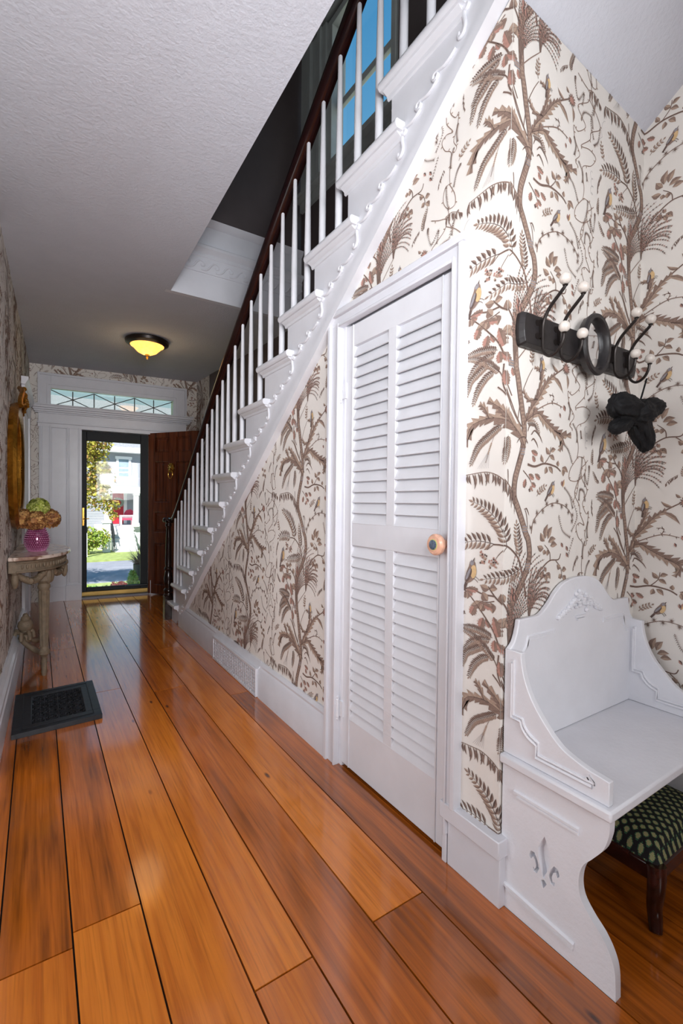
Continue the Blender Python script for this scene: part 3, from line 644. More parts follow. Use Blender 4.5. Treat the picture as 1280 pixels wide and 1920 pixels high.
wall('wall_left', lqs, 'left hall wall in brown and cream bird and fern wallpaper', prints=[([[(2.58, .2), (6.42, .2), (6.42, 2.77), (2.58, 2.69)]], l3, 2.3, .35)])
solid('wall_added_room', [(-2.7, -2.6, -1.0, 4.2, 0, 2.8), (-2.7, -.3, -1.1, -1.0, 0, 2.8), (-2.7, -.3, 4.2, 4.3, 0, 2.8), (-2.7, -.29, -1.1, 4.3, 2.7, 2.8)], M['ceil'], 'pale walls of an added room around the side fill light')  # unseen room, added to house the light from the left
struct('floor_added_room', MB().box(-2.7, -.28, -1.1, 4.3, -.05, -.003), M['floor'], 'floor of the added room around the side fill light', 'floor', smooth=False)
oc = MB()  # frame of the added opening
for y0, y1, z0, z1 in ((OY0-.11, OY0+.005, 0, OZ+.11), (OY1-.005, OY1+.11, 0, OZ+.11), (OY0-.11, OY1+.11, OZ-.005, OZ+.11)): oc.box(-.125, .022, y0, y1, z0, z1)
oc.xf(lambda x, y, z: (XL(y)+x, y, z)); struct('trim_7', oc, M['trimw'], 'white casing of the added side opening', 'trim', bevel=.003)

# hall face of the wall under the stair: beside the closet door and under the string
h3 = lambda u, v, d=0: (XH-d, -u, v)
tri = [(-4.4, .10), (-1.81, .10), (-1.81, LOW(1.81)+.05), (-4.35, LOW(4.35)+.05)]
top = [(-1.84, 2.03), (-YB, 2.03), (-YB, LOW(YB)-.02), (-1.84, LOW(1.84)+.03)]
strip = [(-1.06, .15), (-YB, .15), (-YB, 2.03), (-1.06, 2.03)]
wall('wall_stair', [[h3(*p) for p in tri], [h3(*p) for p in top], [h3(*p) for p in strip], [h3(-4.4, 0), h3(-1.81, 0), h3(-1.81, .1), h3(-4.4, .1)], [h3(-1.06, 0), h3(-YB, 0), h3(-YB, .15), h3(-1.06, .15)],
     [(XH+.1, 1.06, 0), (XH+.1, 1.06, 2.1), (XH, 1.06, 2.1), (XH, 1.06, 0)], [(XH+.1, 1.81, 0), (XH+.1, 1.81, 2.1), (XH, 1.81, 2.1), (XH, 1.81, 0)],
     [(XH+.1, 1.06, 2.03), (XH+.1, 1.81, 2.03), (XH, 1.81, 2.03), (XH, 1.06, 2.03)]],
     'papered wall under the staircase with the louvred closet door',
     prints=[([tri], h3, -2.186, 1.739-.115*1.12-.868*1.12, 1.12), ([top, strip], h3, -.887+.04, 1.619)])
# wall behind the bench, and the papered right wall of the nook
b3 = lambda u, v, d=0: (u, YB-d, v)
bw = [(XH, .15), (XR(YB), .15), (XR(YB), 2.63), (XH, 2.69)]
wall('wall_nook', [[b3(XH, 0), b3(XR(YB), 0), b3(XR(YB), 2.63), b3(XH, 2.69)]], 'short papered wall behind the white bench', prints=[([bw], b3, 1.2, 1.619)])
r3 = lambda u, v, d=0: (XR(-u)-d, -u, v)
rw = [(-YB, .2), (-.05, .2), (-.05, 3.10), (-.45, 3.0), (-YB, 2.64)]
wall('wall_right', [[r3(-YB, 0), r3(2.4, 0), r3(2.4, 3.15), r3(-YB, 3.15)]], 'papered right wall beside the bench', prints=[([rw], r3, 1.2-XR(YB)-YB, 1.619, 1.0)])
# front wall (pierced for door and transom)
f3 = lambda u, v, d=0: (u, FY(u)-d, v)
fq = [[(-.2, 0), (.03, 0), (.03, 2.8), (-.2, 2.8)], [(1.60, 0), (1.9, 0), (1.9, 2.8), (1.60, 2.8)], [(.03, 2.55), (1.60, 2.55), (1.60, 2.8), (.03, 2.8)],
      [(.03, 2.03), (1.60, 2.03), (1.60, 2.29), (.03, 2.29)], [(.03, 0), (.44, 0), (.44, 2.03), (.03, 2.03)], [(1.19, 0), (1.60, 0), (1.60, 2.03), (1.19, 2.03)],
      [(.03, 2.29), (.12, 2.29), (.12, 2.55), (.03, 2.55)], [(1.48, 2.29), (1.60, 2.29), (1.60, 2.55), (1.48, 2.55)]]
fm = MB()
for q in fq:
    fm.prism([(p[0], p[1]) for p in q], 'y', 0, -.14)
fm.xf(lambda x, y, z: (x, FY(x)-y, z))
for reg in ([fq[0], fq[1], fq[2]],): print_paper(fm, reg, f3, .30, 1.95)
struct('wall_front', fm, PM, 'papered end wall around the front door', 'wall', smooth=False, recalc=False)
# right wall of the stair: dark paint, window opening; papered near the front door
WY0, WY1, WZ0, WZ1 = 2.33, 3.11, 3.70, 4.86
dq = []
def dwall(y0, y1, z0, z1, lift=.012): dq.append([(XR(y0)-lift, y0, z0), (XR(y1)-lift, y1, z0), (XR(y1)-lift, y1, z1), (XR(y0)-lift, y0, z1)])
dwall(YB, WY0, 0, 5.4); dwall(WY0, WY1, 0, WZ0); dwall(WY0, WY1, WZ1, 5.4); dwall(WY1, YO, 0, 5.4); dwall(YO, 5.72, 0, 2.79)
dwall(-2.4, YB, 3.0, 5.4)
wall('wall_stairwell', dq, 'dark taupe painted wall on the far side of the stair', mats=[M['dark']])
wall('wall_front_right', [[r3(-6.5, 0), r3(-5.71, 0), r3(-5.71, 2.79), r3(-6.5, 2.79)]], 'papered wall behind the opened front door',
     prints=[([[(-6.26, .2), (-5.73, .2), (-5.73, 2.78), (-6.26, 2.78)]], r3, -6.1, 1.4)])
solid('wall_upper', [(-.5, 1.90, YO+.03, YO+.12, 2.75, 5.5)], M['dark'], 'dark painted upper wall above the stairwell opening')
solid('wall_back', [(-.6, 2.1, -2.5, -2.4, 0, 5.5)], M['ceil'], 'plain wall behind the viewer')
solid('wall_upper_back', [(XO-.05, 2.05, .18, .26, 3.19, 5.5)], M['dark'], 'upper landing wall over the soffit')
solid('wall_outer', [(2.03, 2.1, -2.5, WY0-.25, 0, 5.5), (2.03, 2.1, WY1+.25, YO+.2, 0, 5.5), (2.03, 2.1, WY0-.25, WY1+.25, 0, WZ0-.2), (2.03, 2.1, WY0-.25, WY1+.25, WZ1+.2, 5.5), (1.86, 1.95, YO, 6.6, 0, 2.85)], M['siding'], 'outside face of the right wall')
solid('roof_slab', [(-.6, 2.3, -2.6, YO+.3, 5.4, 5.5), (-.6, 2.0, YO, 6.7, 2.86, 2.95)], M['roof'], 'roof over hall and stairwell')

# ------------------------------------------------------------------ trim
def vit_wave(p0, du, dv, n, r=.011, w=.11, h=.06):
    """running scroll along +du, in the du/dv plane"""
    pts = []
    p0, du, dv = Vector(p0), Vector(du), Vector(dv)
    for i in range(n):
        o = p0+du*(w*i)
        loop = [(0, 0), (.25, .02), (.5, .25), (.7, .7), (.95, .98), (1.18, .8), (1.2, .5), (1.02, .42), (1.0, .62)]
        pts.append([o+du*(w*a)+dv*(h*b) for a, b in loop])
    return pts
fa = MB()                                       # white fascia at the front of the opening
xa, xb = XO-.02, XR(YO)
fa.box(xa, xb, YO-.012, YO+.03, 2.70, 3.26)
fa.prism([(YO-.012, 3.23), (YO-.04, 3.25), (YO-.05, 3.275), (YO+.03, 3.285), (YO+.03, 3.23)], 'x', xa, xb)
fa.prism([(YO-.012, 3.02), (YO-.035, 3.04), (YO-.05, 3.055), (YO-.05, 3.075), (YO-.03, 3.085), (YO-.012, 3.10)], 'x', xa, xb)
fa.prism([(YO-.012, 2.99), (YO-.026, 3.0), (YO-.026, 3.02), (YO-.012, 3.03)], 'x', xa, xb)
fa.box(xa, xb, YO-.02, YO-.01, 2.885, 3.0)
for seg in vit_wave((xa+.03, YO-.022, 2.905), (1, 0, 0), (0, 0, 1), 10, w=.108, h=.066): fa.tube(smooth_path(seg, 4), .0065, 6)
struct('trim_1', fa, M['trimw'], 'white fascia with running scroll at the stairwell opening', 'trim')
fs = MB(); fs.prism([(XO-.0455, 1.0), (XO+.0115, YO), (XO, YO), (XO-.057, 1.0)], 'z', 2.749, 3.2); fs.prism([(XO-.0555, -.5), (XO-.0455, 1.0), (XO-.057, 1.0), (XO-.067, -.5)], 'z', 2.749, 3.2)
struct('trim_2', fs, M['trimw'], 'white fascia along the left side of the stairwell opening', 'trim')
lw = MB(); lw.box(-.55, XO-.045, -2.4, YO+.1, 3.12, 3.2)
struct('floor_upper', lw, M['dark'], 'upper landing floor', 'floor')

def base_profile(mb, p0, p1, n, h=.205, t=.032):
    """skirting board from p0 to p1, sticking out along n"""
    p0, p1, n = Vector(p0), Vector(p1), Vector(n)
    prof = [(0, 0), (t, 0), (t, h*.66), (t*.86, h*.69), (t*.86, h*.80), (t*.55, h*.86), (t*.62, h*.92), (t*.3, h), (0, h)]
    k = len(prof)
    mb.add([p0+n*a+Vector((0, 0, b)) for a, b in prof]+[p1+n*a+Vector((0, 0, b)) for a, b in prof],
           [list(range(k)), list(range(2*k-1, k-1, -1))]+[[i, (i+1) % k, (i+1) % k+k, i+k] for i in range(k)])
b1 = MB(); base_profile(b1, (XL(-2.4), -2.4, 0), (XL(.19), .19, 0), (1, 0, 0), .235, .04); base_profile(b1, (XL(2.56), 2.56, 0), (XL(4.93), 4.93, 0), (1, 0, 0), .235, .04)
struct('baseboard_left', b1, M['trimw'], 'white moulded baseboard along the left wall', 'baseboard')
b2 = MB(); base_profile(b2, (XH, 1.83, 0), (XH, 2.63, 0), (-1, 0, 0), .215); base_profile(b2, (XH, 3.47, 0), (XH, 4.55, 0), (-1, 0, 0), .215)
b2.prism([(XH, .175), (XH-.03, .175), (XH-.02, .19), (XH-.012, .215), (XH, .215)], 'y', 2.63, 3.47); b2.box(XH-.01, XH, 2.63, 3.47, 0, .175)
b2.add([], [])
struct('baseboard_stair', b2, M['trimw'], 'white moulded baseboard under the papered stair wall', 'baseboard')
b4 = MB(); b4.box(XH-.016, XH+.02, YB-.02, 1.075, 0, .155); b4.box(XH-.03, XH+.02, YB-.026, 1.10, .155, .208); b4.box(XH-.018, XH+.02, 1.079, 1.098, 0, .155)
struct('baseboard_corner', b4, M['trimw'], 'short white baseboard between closet door and bench', 'baseboard', bevel=.003)
b5 = MB(); base_profile(b5, (1.21, YB, 0), (XR(YB), YB, 0), (0, -1, 0), .2, .02); base_profile(b5, (XR(YB), YB, 0), (XR(-2.4), -2.4, 0), (-1, 0, 0), .2, .02)
struct('baseboard_nook', b5, M['trimw'], 'white baseboard in the bench nook', 'baseboard')

# closet door casing
cz = MB()
cz.box(XH-.024, XH+.01, 1.765, 1.845, 0, 2.03); cz.box(XH-.036, XH, 1.825, 1.845, 0, 2.03); cz.box(XH-.03, XH, 1.765, 1.775, 0, 2.0)
cz.box(XH-.024, XH+.01, 1.035, 1.085, .205, 2.03); cz.box(XH-.036, XH, 1.035, 1.052, .205, 2.03); cz.box(XH-.03, XH, 1.076, 1.085, .1, 2.0)
cz.box(XH-.024, XH+.01, 1.03, 1.85, 1.99, 2.05); cz.box(XH-.04, XH, 1.026, 1.854, 2.03, 2.055); cz.box(XH-.03, XH, 1.085, 1.765, 1.985, 1.997)
cz.box(XH, XH+.05, 1.745, 1.77, 0, 2.0); cz.box(XH, XH+.05, 1.08, 1.092, 0, 2.0); cz.box(XH+.03, XH+.06, 1.08, 1.77, 1.96, 2.03)
cz.box(XH+.07, XH+.08, 1.06, 1.80, 0, 2.03)
struct('trim_3', cz, M['trimw'], 'white casing around the louvred closet door', 'trim', bevel=.003)

# left doorway casing near the front door
lc = MB()
lc.box(-.03, .04, 4.95, 5.10, 0, 2.12); lc.box(-.02, .055, 4.93, 5.12, 0, .2); lc.box(-.03, .04, 5.95, 6.08, 0, 2.12); lc.box(-.03, .045, 4.95, 6.08, 2.05, 2.2)
lc.prism([(-.03, 2.2), (.05, 2.2), (.09, 2.25), (.09, 2.27), (-.03, 2.27)], 'y', 4.92, 6.12); lc.box(-.03, .015, 5.10, 5.95, 0, 2.05)
lc.xf(lambda x, y, z: (XL(y)+x*.62, y, z))
struct('trim_4', lc, M['trimw'], 'white casing of the side doorway in the left wall', 'trim', bevel=.003)

# front door surround: pilasters, entablature, transom frame (built along the wall, d = out from it)
fr = MB()
def fb(s0, s1, d0, d1, z0, z1): fr.box(s0, s1, d0, d1, z0, z1)
for a, b in ((.012, .137), (.282, .43), (1.20, 1.345), (1.49, 1.615)):
    fb(a, b, 0, .05, 0, 2.07); fb(a+.03, b-.03, .05, .06, .22, 2.03); fb(a+.012, a+.022, .05, .062, .2, 2.05); fb(b-.022, b-.012, .05, .062, .2, 2.05)
    fb(a-.008, b+.008, 0, .07, 0, .185)
fb(.137, .282, 0, .03, 0, 2.07); fb(1.345, 1.49, 0, .03, 0, 2.07); fb(.137, .282, 0, .05, 0, .17); fb(1.345, 1.49, 0, .05, 0, .17)
fb(0, 1.63, 0, .055, 2.03, 2.075); fb(-.005, 1.64, 0, .07, 2.075, 2.092); fb(.005, 1.625, 0, .052, 2.09, 2.19)
for i, (z0, z1, d) in enumerate(((2.19, 2.205, .065), (2.205, 2.225, .085), (2.225, 2.245, .105), (2.245, 2.27, .13), (2.27, 2.285, .14))):
    fb(.005-d*.5, 1.625+d*.5, 0, d, z0, z1)
for s0, s1, z0, z1 in ((.01, .13, 2.285, 2.645), (1.47, 1.62, 2.285, 2.645), (.13, 1.47, 2.485, 2.645)):
    fb(s0, s1, -.02, .035, z0, z1)
for s0, s1, z0, z1 in ((0, .022, 2.285, 2.655), (1.608, 1.63, 2.285, 2.655), (0, 1.63, 2.63, 2.655)): fb(s0, s1, 0, .055, z0, z1)
for s0, s1, z0, z1 in ((.088, .102, 2.285, 2.53), (1.50, 1.514, 2.285, 2.53), (.088, 1.514, 2.525, 2.54)): fb(s0, s1, 0, .045, z0, z1)
fb(.42, .44, -.14, .05, 0, 2.05); fb(1.185, 1.205, -.14, .05, 0, 2.05); fb(.42, 1.205, -.14, .05, 2.03, 2.06)
fr.xf(lambda x, y, z: (x, FY(x)-y, z))
struct('trim_5', fr, M['trimw'], 'white pilastered surround and entablature of the front door', 'trim', bevel=.003)
th = MB(); th.box(.43, 1.2, -.14, .03, -.003, .016); th.xf(lambda x, y, z: (x, FY(x)-y, z))
struct('trim_6', th, M['sill'], 'grey wooden threshold under the front door', 'threshold', bevel=.003)

# transom: leaded glass
win = struct('window_1', MB().box(.10, 1.50, -.055, -.045, 2.28, 2.52).xf(lambda x, y, z: (x, FY(x)-y, z)), M['trans'], 'long leaded transom window above the front door', 'window', smooth=False)
ld = MB(); s0, s1, zb, zt = .129, 1.47, 2.288, 2.482; n6 = 6; wS = (s1-s0)/n6; zm = (zb+zt)/2
for i in range(1, 6): ld.tube([(s0+wS*i, -.04, zb), (s0+wS*i, -.04, zt)], .006, 6)
for i in range(0, 6, 2):
    c = s0+wS*(i+1)
    for sx in (-1, 1):
        for sz in (zb, zt): ld.tube([(c, -.04, zm), (c+sx*wS, -.04, sz)], .005, 6)
ld.xf(lambda x, y, z: (x, FY(x)-y, z)); obj('lead_cames', ld, M['lead'], win)

# storm door
def sd(mb): return mb.xf(lambda x, y, z: (x, FY(x)-y, z))
d = -.06
storm = tag(obj('door_2', sd(MB().box(.44, .50, d-.035, d, .02, 2.03).box(1.10, 1.187, d-.035, d, .02, 2.03).box(.50, 1.10, d-.035, d, 1.915, 2.03).box(.50, 1.10, d-.035, d, .075, .122)), M['storm'], bevel=.004),
            'black framed full-glass storm door at the end of the hall', 'door', kind='structure')
obj('glass_pane', sd(MB().box(.495, 1.105, d-.02, d-.014, .115, 1.92)), M['glass'], storm, smooth=False)
obj('kick_plate', sd(MB().box(.442, 1.185, d-.03, d+.012, .018, .072)), M['brasspl'], storm, bevel=.003)
obj('closer', sd(MB().tube([(.92, d+.03, .115), (1.18, d+.03, .118)], .012, 10)), M['blackmetal'], storm)
sh = obj('handle', sd(MB().box(.452, .474, d, d+.012, .88, 1.10).tube([(.463, d+.005, .96), (.463, d+.05, .965), (.52, d+.055, .97)], .007, 8)), M['brass'], storm, bevel=.003)

# open front door, eight panels; local: s along leaf from hinge, t thickness, z
ang = R(35); DH = Vector((1.19, FY(1.19)-.02, 0)); es = Vector((math.sin(ang), -math.cos(ang), 0)); et = Vector((-math.cos(ang), -math.sin(ang), 0))
def dl(mb): return mb.xf(lambda s, t, z: tuple(DH+es*s+et*t+Vector((0, 0, z))))
DW, DT = .76, .022
dm = MB(); rows = [(.02, .14), (.66, .80), (1.05, 1.18), (1.68, 1.80), (1.99, 2.045)]
for z0, z1 in rows: dm.box(0, DW, -DT, DT, z0, z1)
for a, b in ((0, .10), (.33, .43), (.66, DW)): dm.box(a, b, -DT, DT, .02, 2.045)
dm.box(.05, .70, -.006, .006, .05, 2.02)
door = tag(obj('door_3', dl(dm), M['door'], bevel=.004), 'dark brown panelled front door standing open into the hall', 'door', kind='structure')
for (z0, z1) in ((.14, .66), (.80, 1.05), (1.18, 1.68), (1.80, 1.99)):
    for (a, b) in ((.10, .33), (.43, .66)):
        p = MB()
        for sg in (1, -1):
            o_, i_ = .001*sg, .0125*sg
            A = [(a+.012, o_, z0+.012), (b-.012, o_, z0+.012), (b-.012, o_, z1-.012), (a+.012, o_, z1-.012)]
            B = [(a+.036, i_, z0+.036), (b-.036, i_, z0+.036), (b-.036, i_, z1-.036), (a+.036, i_, z1-.036)]
            p.add(A+B, [(0, 1, 5, 4), (1, 2, 6, 5), (2, 3, 7, 6), (3, 0, 4, 7), (4, 5, 6, 7)])
            p.tube([(a+.004, .015*sg, z0+.004), (b-.004, .015*sg, z0+.004), (b-.004, .015*sg, z1-.004), (a+.004, .015*sg, z1-.004)], .0085, 6, True)
        obj('panel', dl(p), M['door'], door, smooth=False)
kn = MB(); kn.lathe([(.045, 0), (.045, .012), (.028, .022), (1e-5, .03)], (.38, DT, 1.60), 16, ax='y', sx=.9, sy=1.25)
for j in range(10): a = 2*math.pi*j/10; kn.ball((.38+.038*math.cos(a), DT+.012, 1.605+.048*math.sin(a)), .014, 8)
kn.ball((.38, DT+.03, 1.585), .016, 8); kn.tube([(.38+.034*math.cos(2*math.pi*j/20), DT+.03, 1.52+.05*math.sin(2*math.pi*j/20)) for j in range(20)], .006, 8, True)
obj('door_knocker', dl(kn), M['brass'], door)
kb = MB(); kb.lathe([(.025, 0), (.025, .008), (.012, .012), (.012, .03), (.028, .045), (.02, .062), (1e-5, .066)], (.705, DT, 1.0), 16, ax='y')
obj('door_knob', dl(kb), M['brass'], door)

# stair window in the dark wall
wx = lambda y: XR(y)
wf = MB()
for y0, y1, z0, z1, t0, t1 in ((WY0, WY0+.045, WZ0, WZ1, -.01, .10), (WY1-.055, WY1, WZ0, WZ1, -.01, .10), (WY0, WY1, WZ0, WZ0+.035, -.01, .10), (WY0, WY1, WZ1-.05, WZ1, -.01, .10),
                                (WY0+.04, WY1-.05, 4.19, 4.235, .045, .075), (WY0+.04, WY1-.05, 4.235, 4.285, .075, .10), (WY0+.04, WY0+.07, 4.24, 4.82, .07, .10), (WY1-.08, WY1-.05, 4.24, 4.82, .07, .10),
                                (WY0-.03, WY0, WZ0-.02, WZ1+.02, -.03, .12), (WY1, WY1+.05, WZ0, WZ1+.06, -.03, .12), (WY1+.05, WY1+.10, WZ0, WZ1+.06, -.05, .02), (WY1+.10, WY1+.19, WZ0, WZ1+.06, -.03, .02),
                                (WY1+.19, WY1+.25, WZ0, WZ1+.06, -.055, .02), (WY1+.25, WY1+.36, WZ0, WZ1+.06, -.035, .02), (WY0-.03, WY1+.36, WZ1, WZ1+.12, -.05, .12),
                                (WY0-.03, WY1+.38, WZ0-.035, WZ0, -.09, .12), (WY0-.02, WY1+.36, WZ0-.11, WZ0-.035, -.04, .02)):
    wf.box(t0, t1, y0, y1, z0, z1)
wf.xf(lambda x, y, z: (wx(y)+x, y, z))
w2 = struct('window_2', wf, M['casing'], 'tall sash window high in the dark stairwell wall', 'window', bevel=.004)
obj('pane', MB().box(.06, .064, WY0+.04, WY1-.05, WZ0+.02, 4.2).xf(lambda x, y, z: (wx(y)+x, y, z)), M['glass'], w2, smooth=False)
obj('pane', MB().box(.085, .089, WY0+.04, WY1-.05, 4.25, WZ1-.03).xf(lambda x, y, z: (wx(y)+x, y, z)), M['glass'], w2, smooth=False)
# ------------------------------------------------------------------ staircase
st = thing('staircase', 'white staircase with mahogany handrail climbing along the right of the hall', 'staircase', (1.15, 4.8, 0))
nose = [4.85, 4.684, 4.436, 4.184, 3.919, 3.655, 3.416, 3.173, 2.894, 2.598, 2.301, 2.016, 1.729, 1.437, 1.150, .865, .59]
N = 16; XS = 1.127
def ztop(n): return .2*n-.005
def rail(y):
    K = [(5.0, .985), (4.80, 1.006), (4.62, 1.12), (4.342, 1.345), (3.573, 1.955), (2.469, 2.752), (1.637, 3.335), (.8, 3.93), (.3, 4.28)]
    for (a, za), (b, zb_) in zip(K[:-1], K[1:]):
        if b <= y <= a: return za+(zb_-za)*(a-y)/(a-b)
    return K[-1][1]
s_ = MB()
for n in range(1, N+1):
    ya = nose[n-1]-.03; yb_ = nose[n]-.03; zt = ztop(n)-.03
    s_.prism([(ya, max(0, LOW(ya))), (yb_, max(0, LOW(yb_))), (yb_, zt), (ya, zt)], 'x', XS, XH+.03)
for off, w, h in ((.0, .03, .014), (.04, .016, .008)):        # sloping mould along the lower edge
    s_.prism([(4.30, LOW(4.30)+off-.012), (.90, LOW(.90)+off-.012), (.90, LOW(.90)+off+w), (4.30, LOW(4.30)+off+w)], 'x', XS-h, XS+.03)
obj('string', s_, M['white'], st)
for n in range(1, N+1):
    ya = nose[n-1]; zt = ztop(n); t = MB()
    t.box(XS+.02, XR(ya)-.018, nose[n]-.03, ya-.004, zt-.034, zt)
    ext = .40 if n > 1 else .30
    pr = [(0, -.034), (-.007, -.028), (-.010, -.017), (-.007, -.006), (0, 0), (.06, 0), (.06, -.034)]
    t.add([(XS-.036+a, ya, zt+b) for a, b in pr]+[(XS-.036+a, ya-ext, zt+b) for a, b in pr], [list(range(7)), list(range(13, 6, -1))]+[[i, (i+1) % 7, (i+1) % 7+7, i+7] for i in range(7)])
    t.tube([(XS-.03, ya, zt-.015), (XR(ya)-.018, ya, zt-.015)], .015, 8)
    t.prism([(XS, zt-.062), (XS-.007, zt-.06), (XS-.010, zt-.048), (XS-.026, zt-.038), (XS-.028, zt-.033), (XS, zt-.033)], 'y', ya-.012, ya-ext+.012)
    obj('tread', t, M['white'], st)
    obj('riser', MB().box(XS+.004, XR(ya)-.018, ya-.045, ya-.03, max(0, zt-.2), zt-.03), M['white'], st, smooth=False)
    if n > 1:                                                    # scrolled bracket on the string
        b = MB(); yb_, zb_ = ya-ext, zt-.03
        y2, z2 = nose[n-2]-.40, ztop(n-1)-.03
        def bz(pts, r=.0075): b.tube([(XS-.004, p[0], p[1]) for p in smooth_path([(q[0], q[1], 0) for q in pts], 5)], r, 8, flat=.8)
        bz([(yb_+.004, zb_), (yb_+.010, zb_-.03), (yb_+.004, zb_-.062), (yb_+.012, zb_-.082), (yb_+.028, zb_-.085), (yb_+.03, zb_-.07)])
        g = (y2-yb_); dz = (z2-zb_)
        def wv(f, k, s=1.0):
            o = Vector((yb_+g*f, zb_-.085+(dz+.055)*f)); e = Vector((g, dz*.62)).normalized()*.085*s; q = Vector((e.y, -e.x))*-.6
            bz([o+e*a+q*c for a, c in ((0, 0), (.3, -.02), (.62, .1), (.92, .42), (1.12, .50), (1.24, .28), (1.12, .08), (.98, .16), (1.02, .30))], .007)
        wv(.14, 0); wv(.42, 1); wv(.70, 2, .95)
        obj('bracket', b, M['white'], st)
    else: pass
bal = MB(); bal.lathe([(.0165, 0), (.0165, .1), (.0155, .4), (.0105, 1.0)], n=12)
bal_me = None
for n in range(1, N):
    g = nose[n-1]-nose[n]
    for k, f in enumerate((.30, .80) if n > 1 else (.75,)):
        y = nose[n-1]-g*f; zb_ = ztop(n)-.002; h = rail(y)-.012-zb_; x = XS+.008
        b = MB(); b.lathe([(.0165, zb_), (.0165, zb_+.04), (.0162, zb_+h*.35), (.0095, zb_+h-.012), (.0115, zb_+h-.008), (.0115, zb_+h)], (x, y, 0), 12)
        obj('baluster', b, M['white'], st)
hr = MB(); pts = [(XS+.008, y, rail(y)) for y in [4.86-.1*i for i in range(42)]]
pts = [(XS+.008-.02, 4.93, 1.0)]+pts
hr.tube(smooth_path(pts, 2), [.027]*14+[.027+.008*min(1, i/20) for i in range(2*len(pts)-1-14)], 14, flat=1.08)
sp_ = []
for j in range(15):
    a = j/14*2*math.pi*.95; r = .05*(1-j/22); sp_.append((XS-.04+.03*math.cos(a)*1.0+.03, 4.92+r*math.sin(a)+.02, 1.0))
hr.tube(sp_, .026, 10)
obj('handrail', hr, M['mahog'], st)
nw = MB(); nx, ny = XS-.022, 4.875
nw.box(nx-.042, nx+.042, ny-.042, ny+.042, 0, .235)
nw.lathe([(.042, .235), (.046, .25), (.036, .262), (.044, .28), (.044, .30), (.030, .315), (.040, .36), (.043, .42), (.034, .47), (.028, .49), (.040, .50), (.040, .52), (.027, .535), (.031, .56), (.027, .75), (.021, .93), (.030, .945), (.030, .96), (.024, .97), (.034, .985), (.034, 1.0)], (nx, ny, 0), 20)
obj('newel_post', nw, M['newel'], st, bevel=.003)

# ------------------------------------------------------------------ louvred closet door
D0, D1 = 1.094, 1.752; F0, F1 = XH+.004, XH+.034
dr = MB()
zr = [(.018, .238), (1.012, 1.112), (1.885, 1.978)]
dr.box(F0, F1, D0, 1.158, .018, 1.978); dr.box(F0, F1, 1.686, D1, .018, 1.978); dr.box(F0, F1, 1.398, 1.447, .238, 1.012); dr.box(F0, F1, 1.398, 1.447, 1.112, 1.885)
for a, b in zr: dr.box(F0, F1, 1.158, 1.686, a, b)
dr.box(F0-.004, F0, 1.150, 1.156, .018, 1.978); dr.box(F0-.004, F0, 1.688, 1.694, .018, 1.978)
cd = tag(obj('door_1', dr, M['white'], bevel=.002), 'white louvred closet door set under the stairs', 'door', kind='structure')
for a, b in ((1.158, 1.398), (1.447, 1.686)):
    for z0, z1 in ((.238, 1.012), (1.112, 1.885)):
        lv = MB(); cnt = 17; p = (z1-z0)/cnt
        for i in range(cnt):
            zc = z0+p*(i+.5)
            th_ = .0035; A = Vector((F0-.001, zc-p*.56)); B = Vector((F0+.022, zc+p*.56)); q = (B-A).normalized(); nn = Vector((-q.y, q.x))*th_
            lv.prism([tuple(A+nn*.3), tuple(A-nn), tuple(B-nn), tuple(B+nn)], 'y', a, b)
        obj('louvre_panel', lv, M['white'], cd, smooth=False)
ko = MB(); kc = (F0, 1.128, 1.062)
ko.lathe([(.015, 0), (.012, .012), (.012, .022), (.030, .026), (.036, .034), (.036, .046), (.030, .053), (.018, .054)], kc, 28, ax='-x')
ko.lathe([(.0185, .0535), (.0185, .0552), (.0165, .0556)], kc, 28, 1, ax='-x'); ko.lathe([(.0165, .0552), (.0165, .057), (1e-5, .0585)], kc, 28, 2, ax='-x')
obj('knob', ko, [M['knobpink'], M['knobgreen'], M['knobblue']], cd)
for z in (1.70, .262):
    h = MB(); h.lathe([(.003, -.055), (.006, -.05), (.004, -.043), (.0075, -.04), (.0075, .04), (.004, .043), (.006, .05), (.003, .055)], (XH-.012, 1.762, z), 12)
    h.box(XH-.006, XH+.004, 1.735, 1.785, z-.035, z+.035); obj('hinge', h, M['white'], cd)

# return-air grille in the baseboard
vg = thing('baseboard_vent', 'white gridded air vent set in the baseboard under the stairs', 'vent', (XH-.03, 3.05, 0))
v0, v1, z0, z1 = 2.635, 3.465, .003, .176; xo = XH-.045; m = MB()
m.box(xo, XH-.012, v0, v1, z0, z0+.016).box(xo, XH-.012, v0, v1, z1-.016, z1).box(xo, XH-.012, v0, v0+.016, z0, z1).box(xo, XH-.012, v1-.016, v1, z0, z1)
obj('frame', m, M['trimw'], vg, bevel=.002)
m = MB()
for i in range(1, 24): y = v0+.016+(v1-v0-.032)*i/24; m.box(xo+.003, xo+.012, y-.0045, y+.0045, z0+.01, z1-.01)
for i in range(1, 7): z = z0+.016+(z1-z0-.032)*i/7; m.box(xo+.004, xo+.012, v0+.01, v1-.01, z-.0028, z+.0028)
obj('grille', m, M['trimw'], vg, smooth=False)
obj('duct', MB().box(XH-.022, XH-.012, v0+.01, v1-.01, z0+.01, z1-.01), M['gap'], vg, smooth=False)

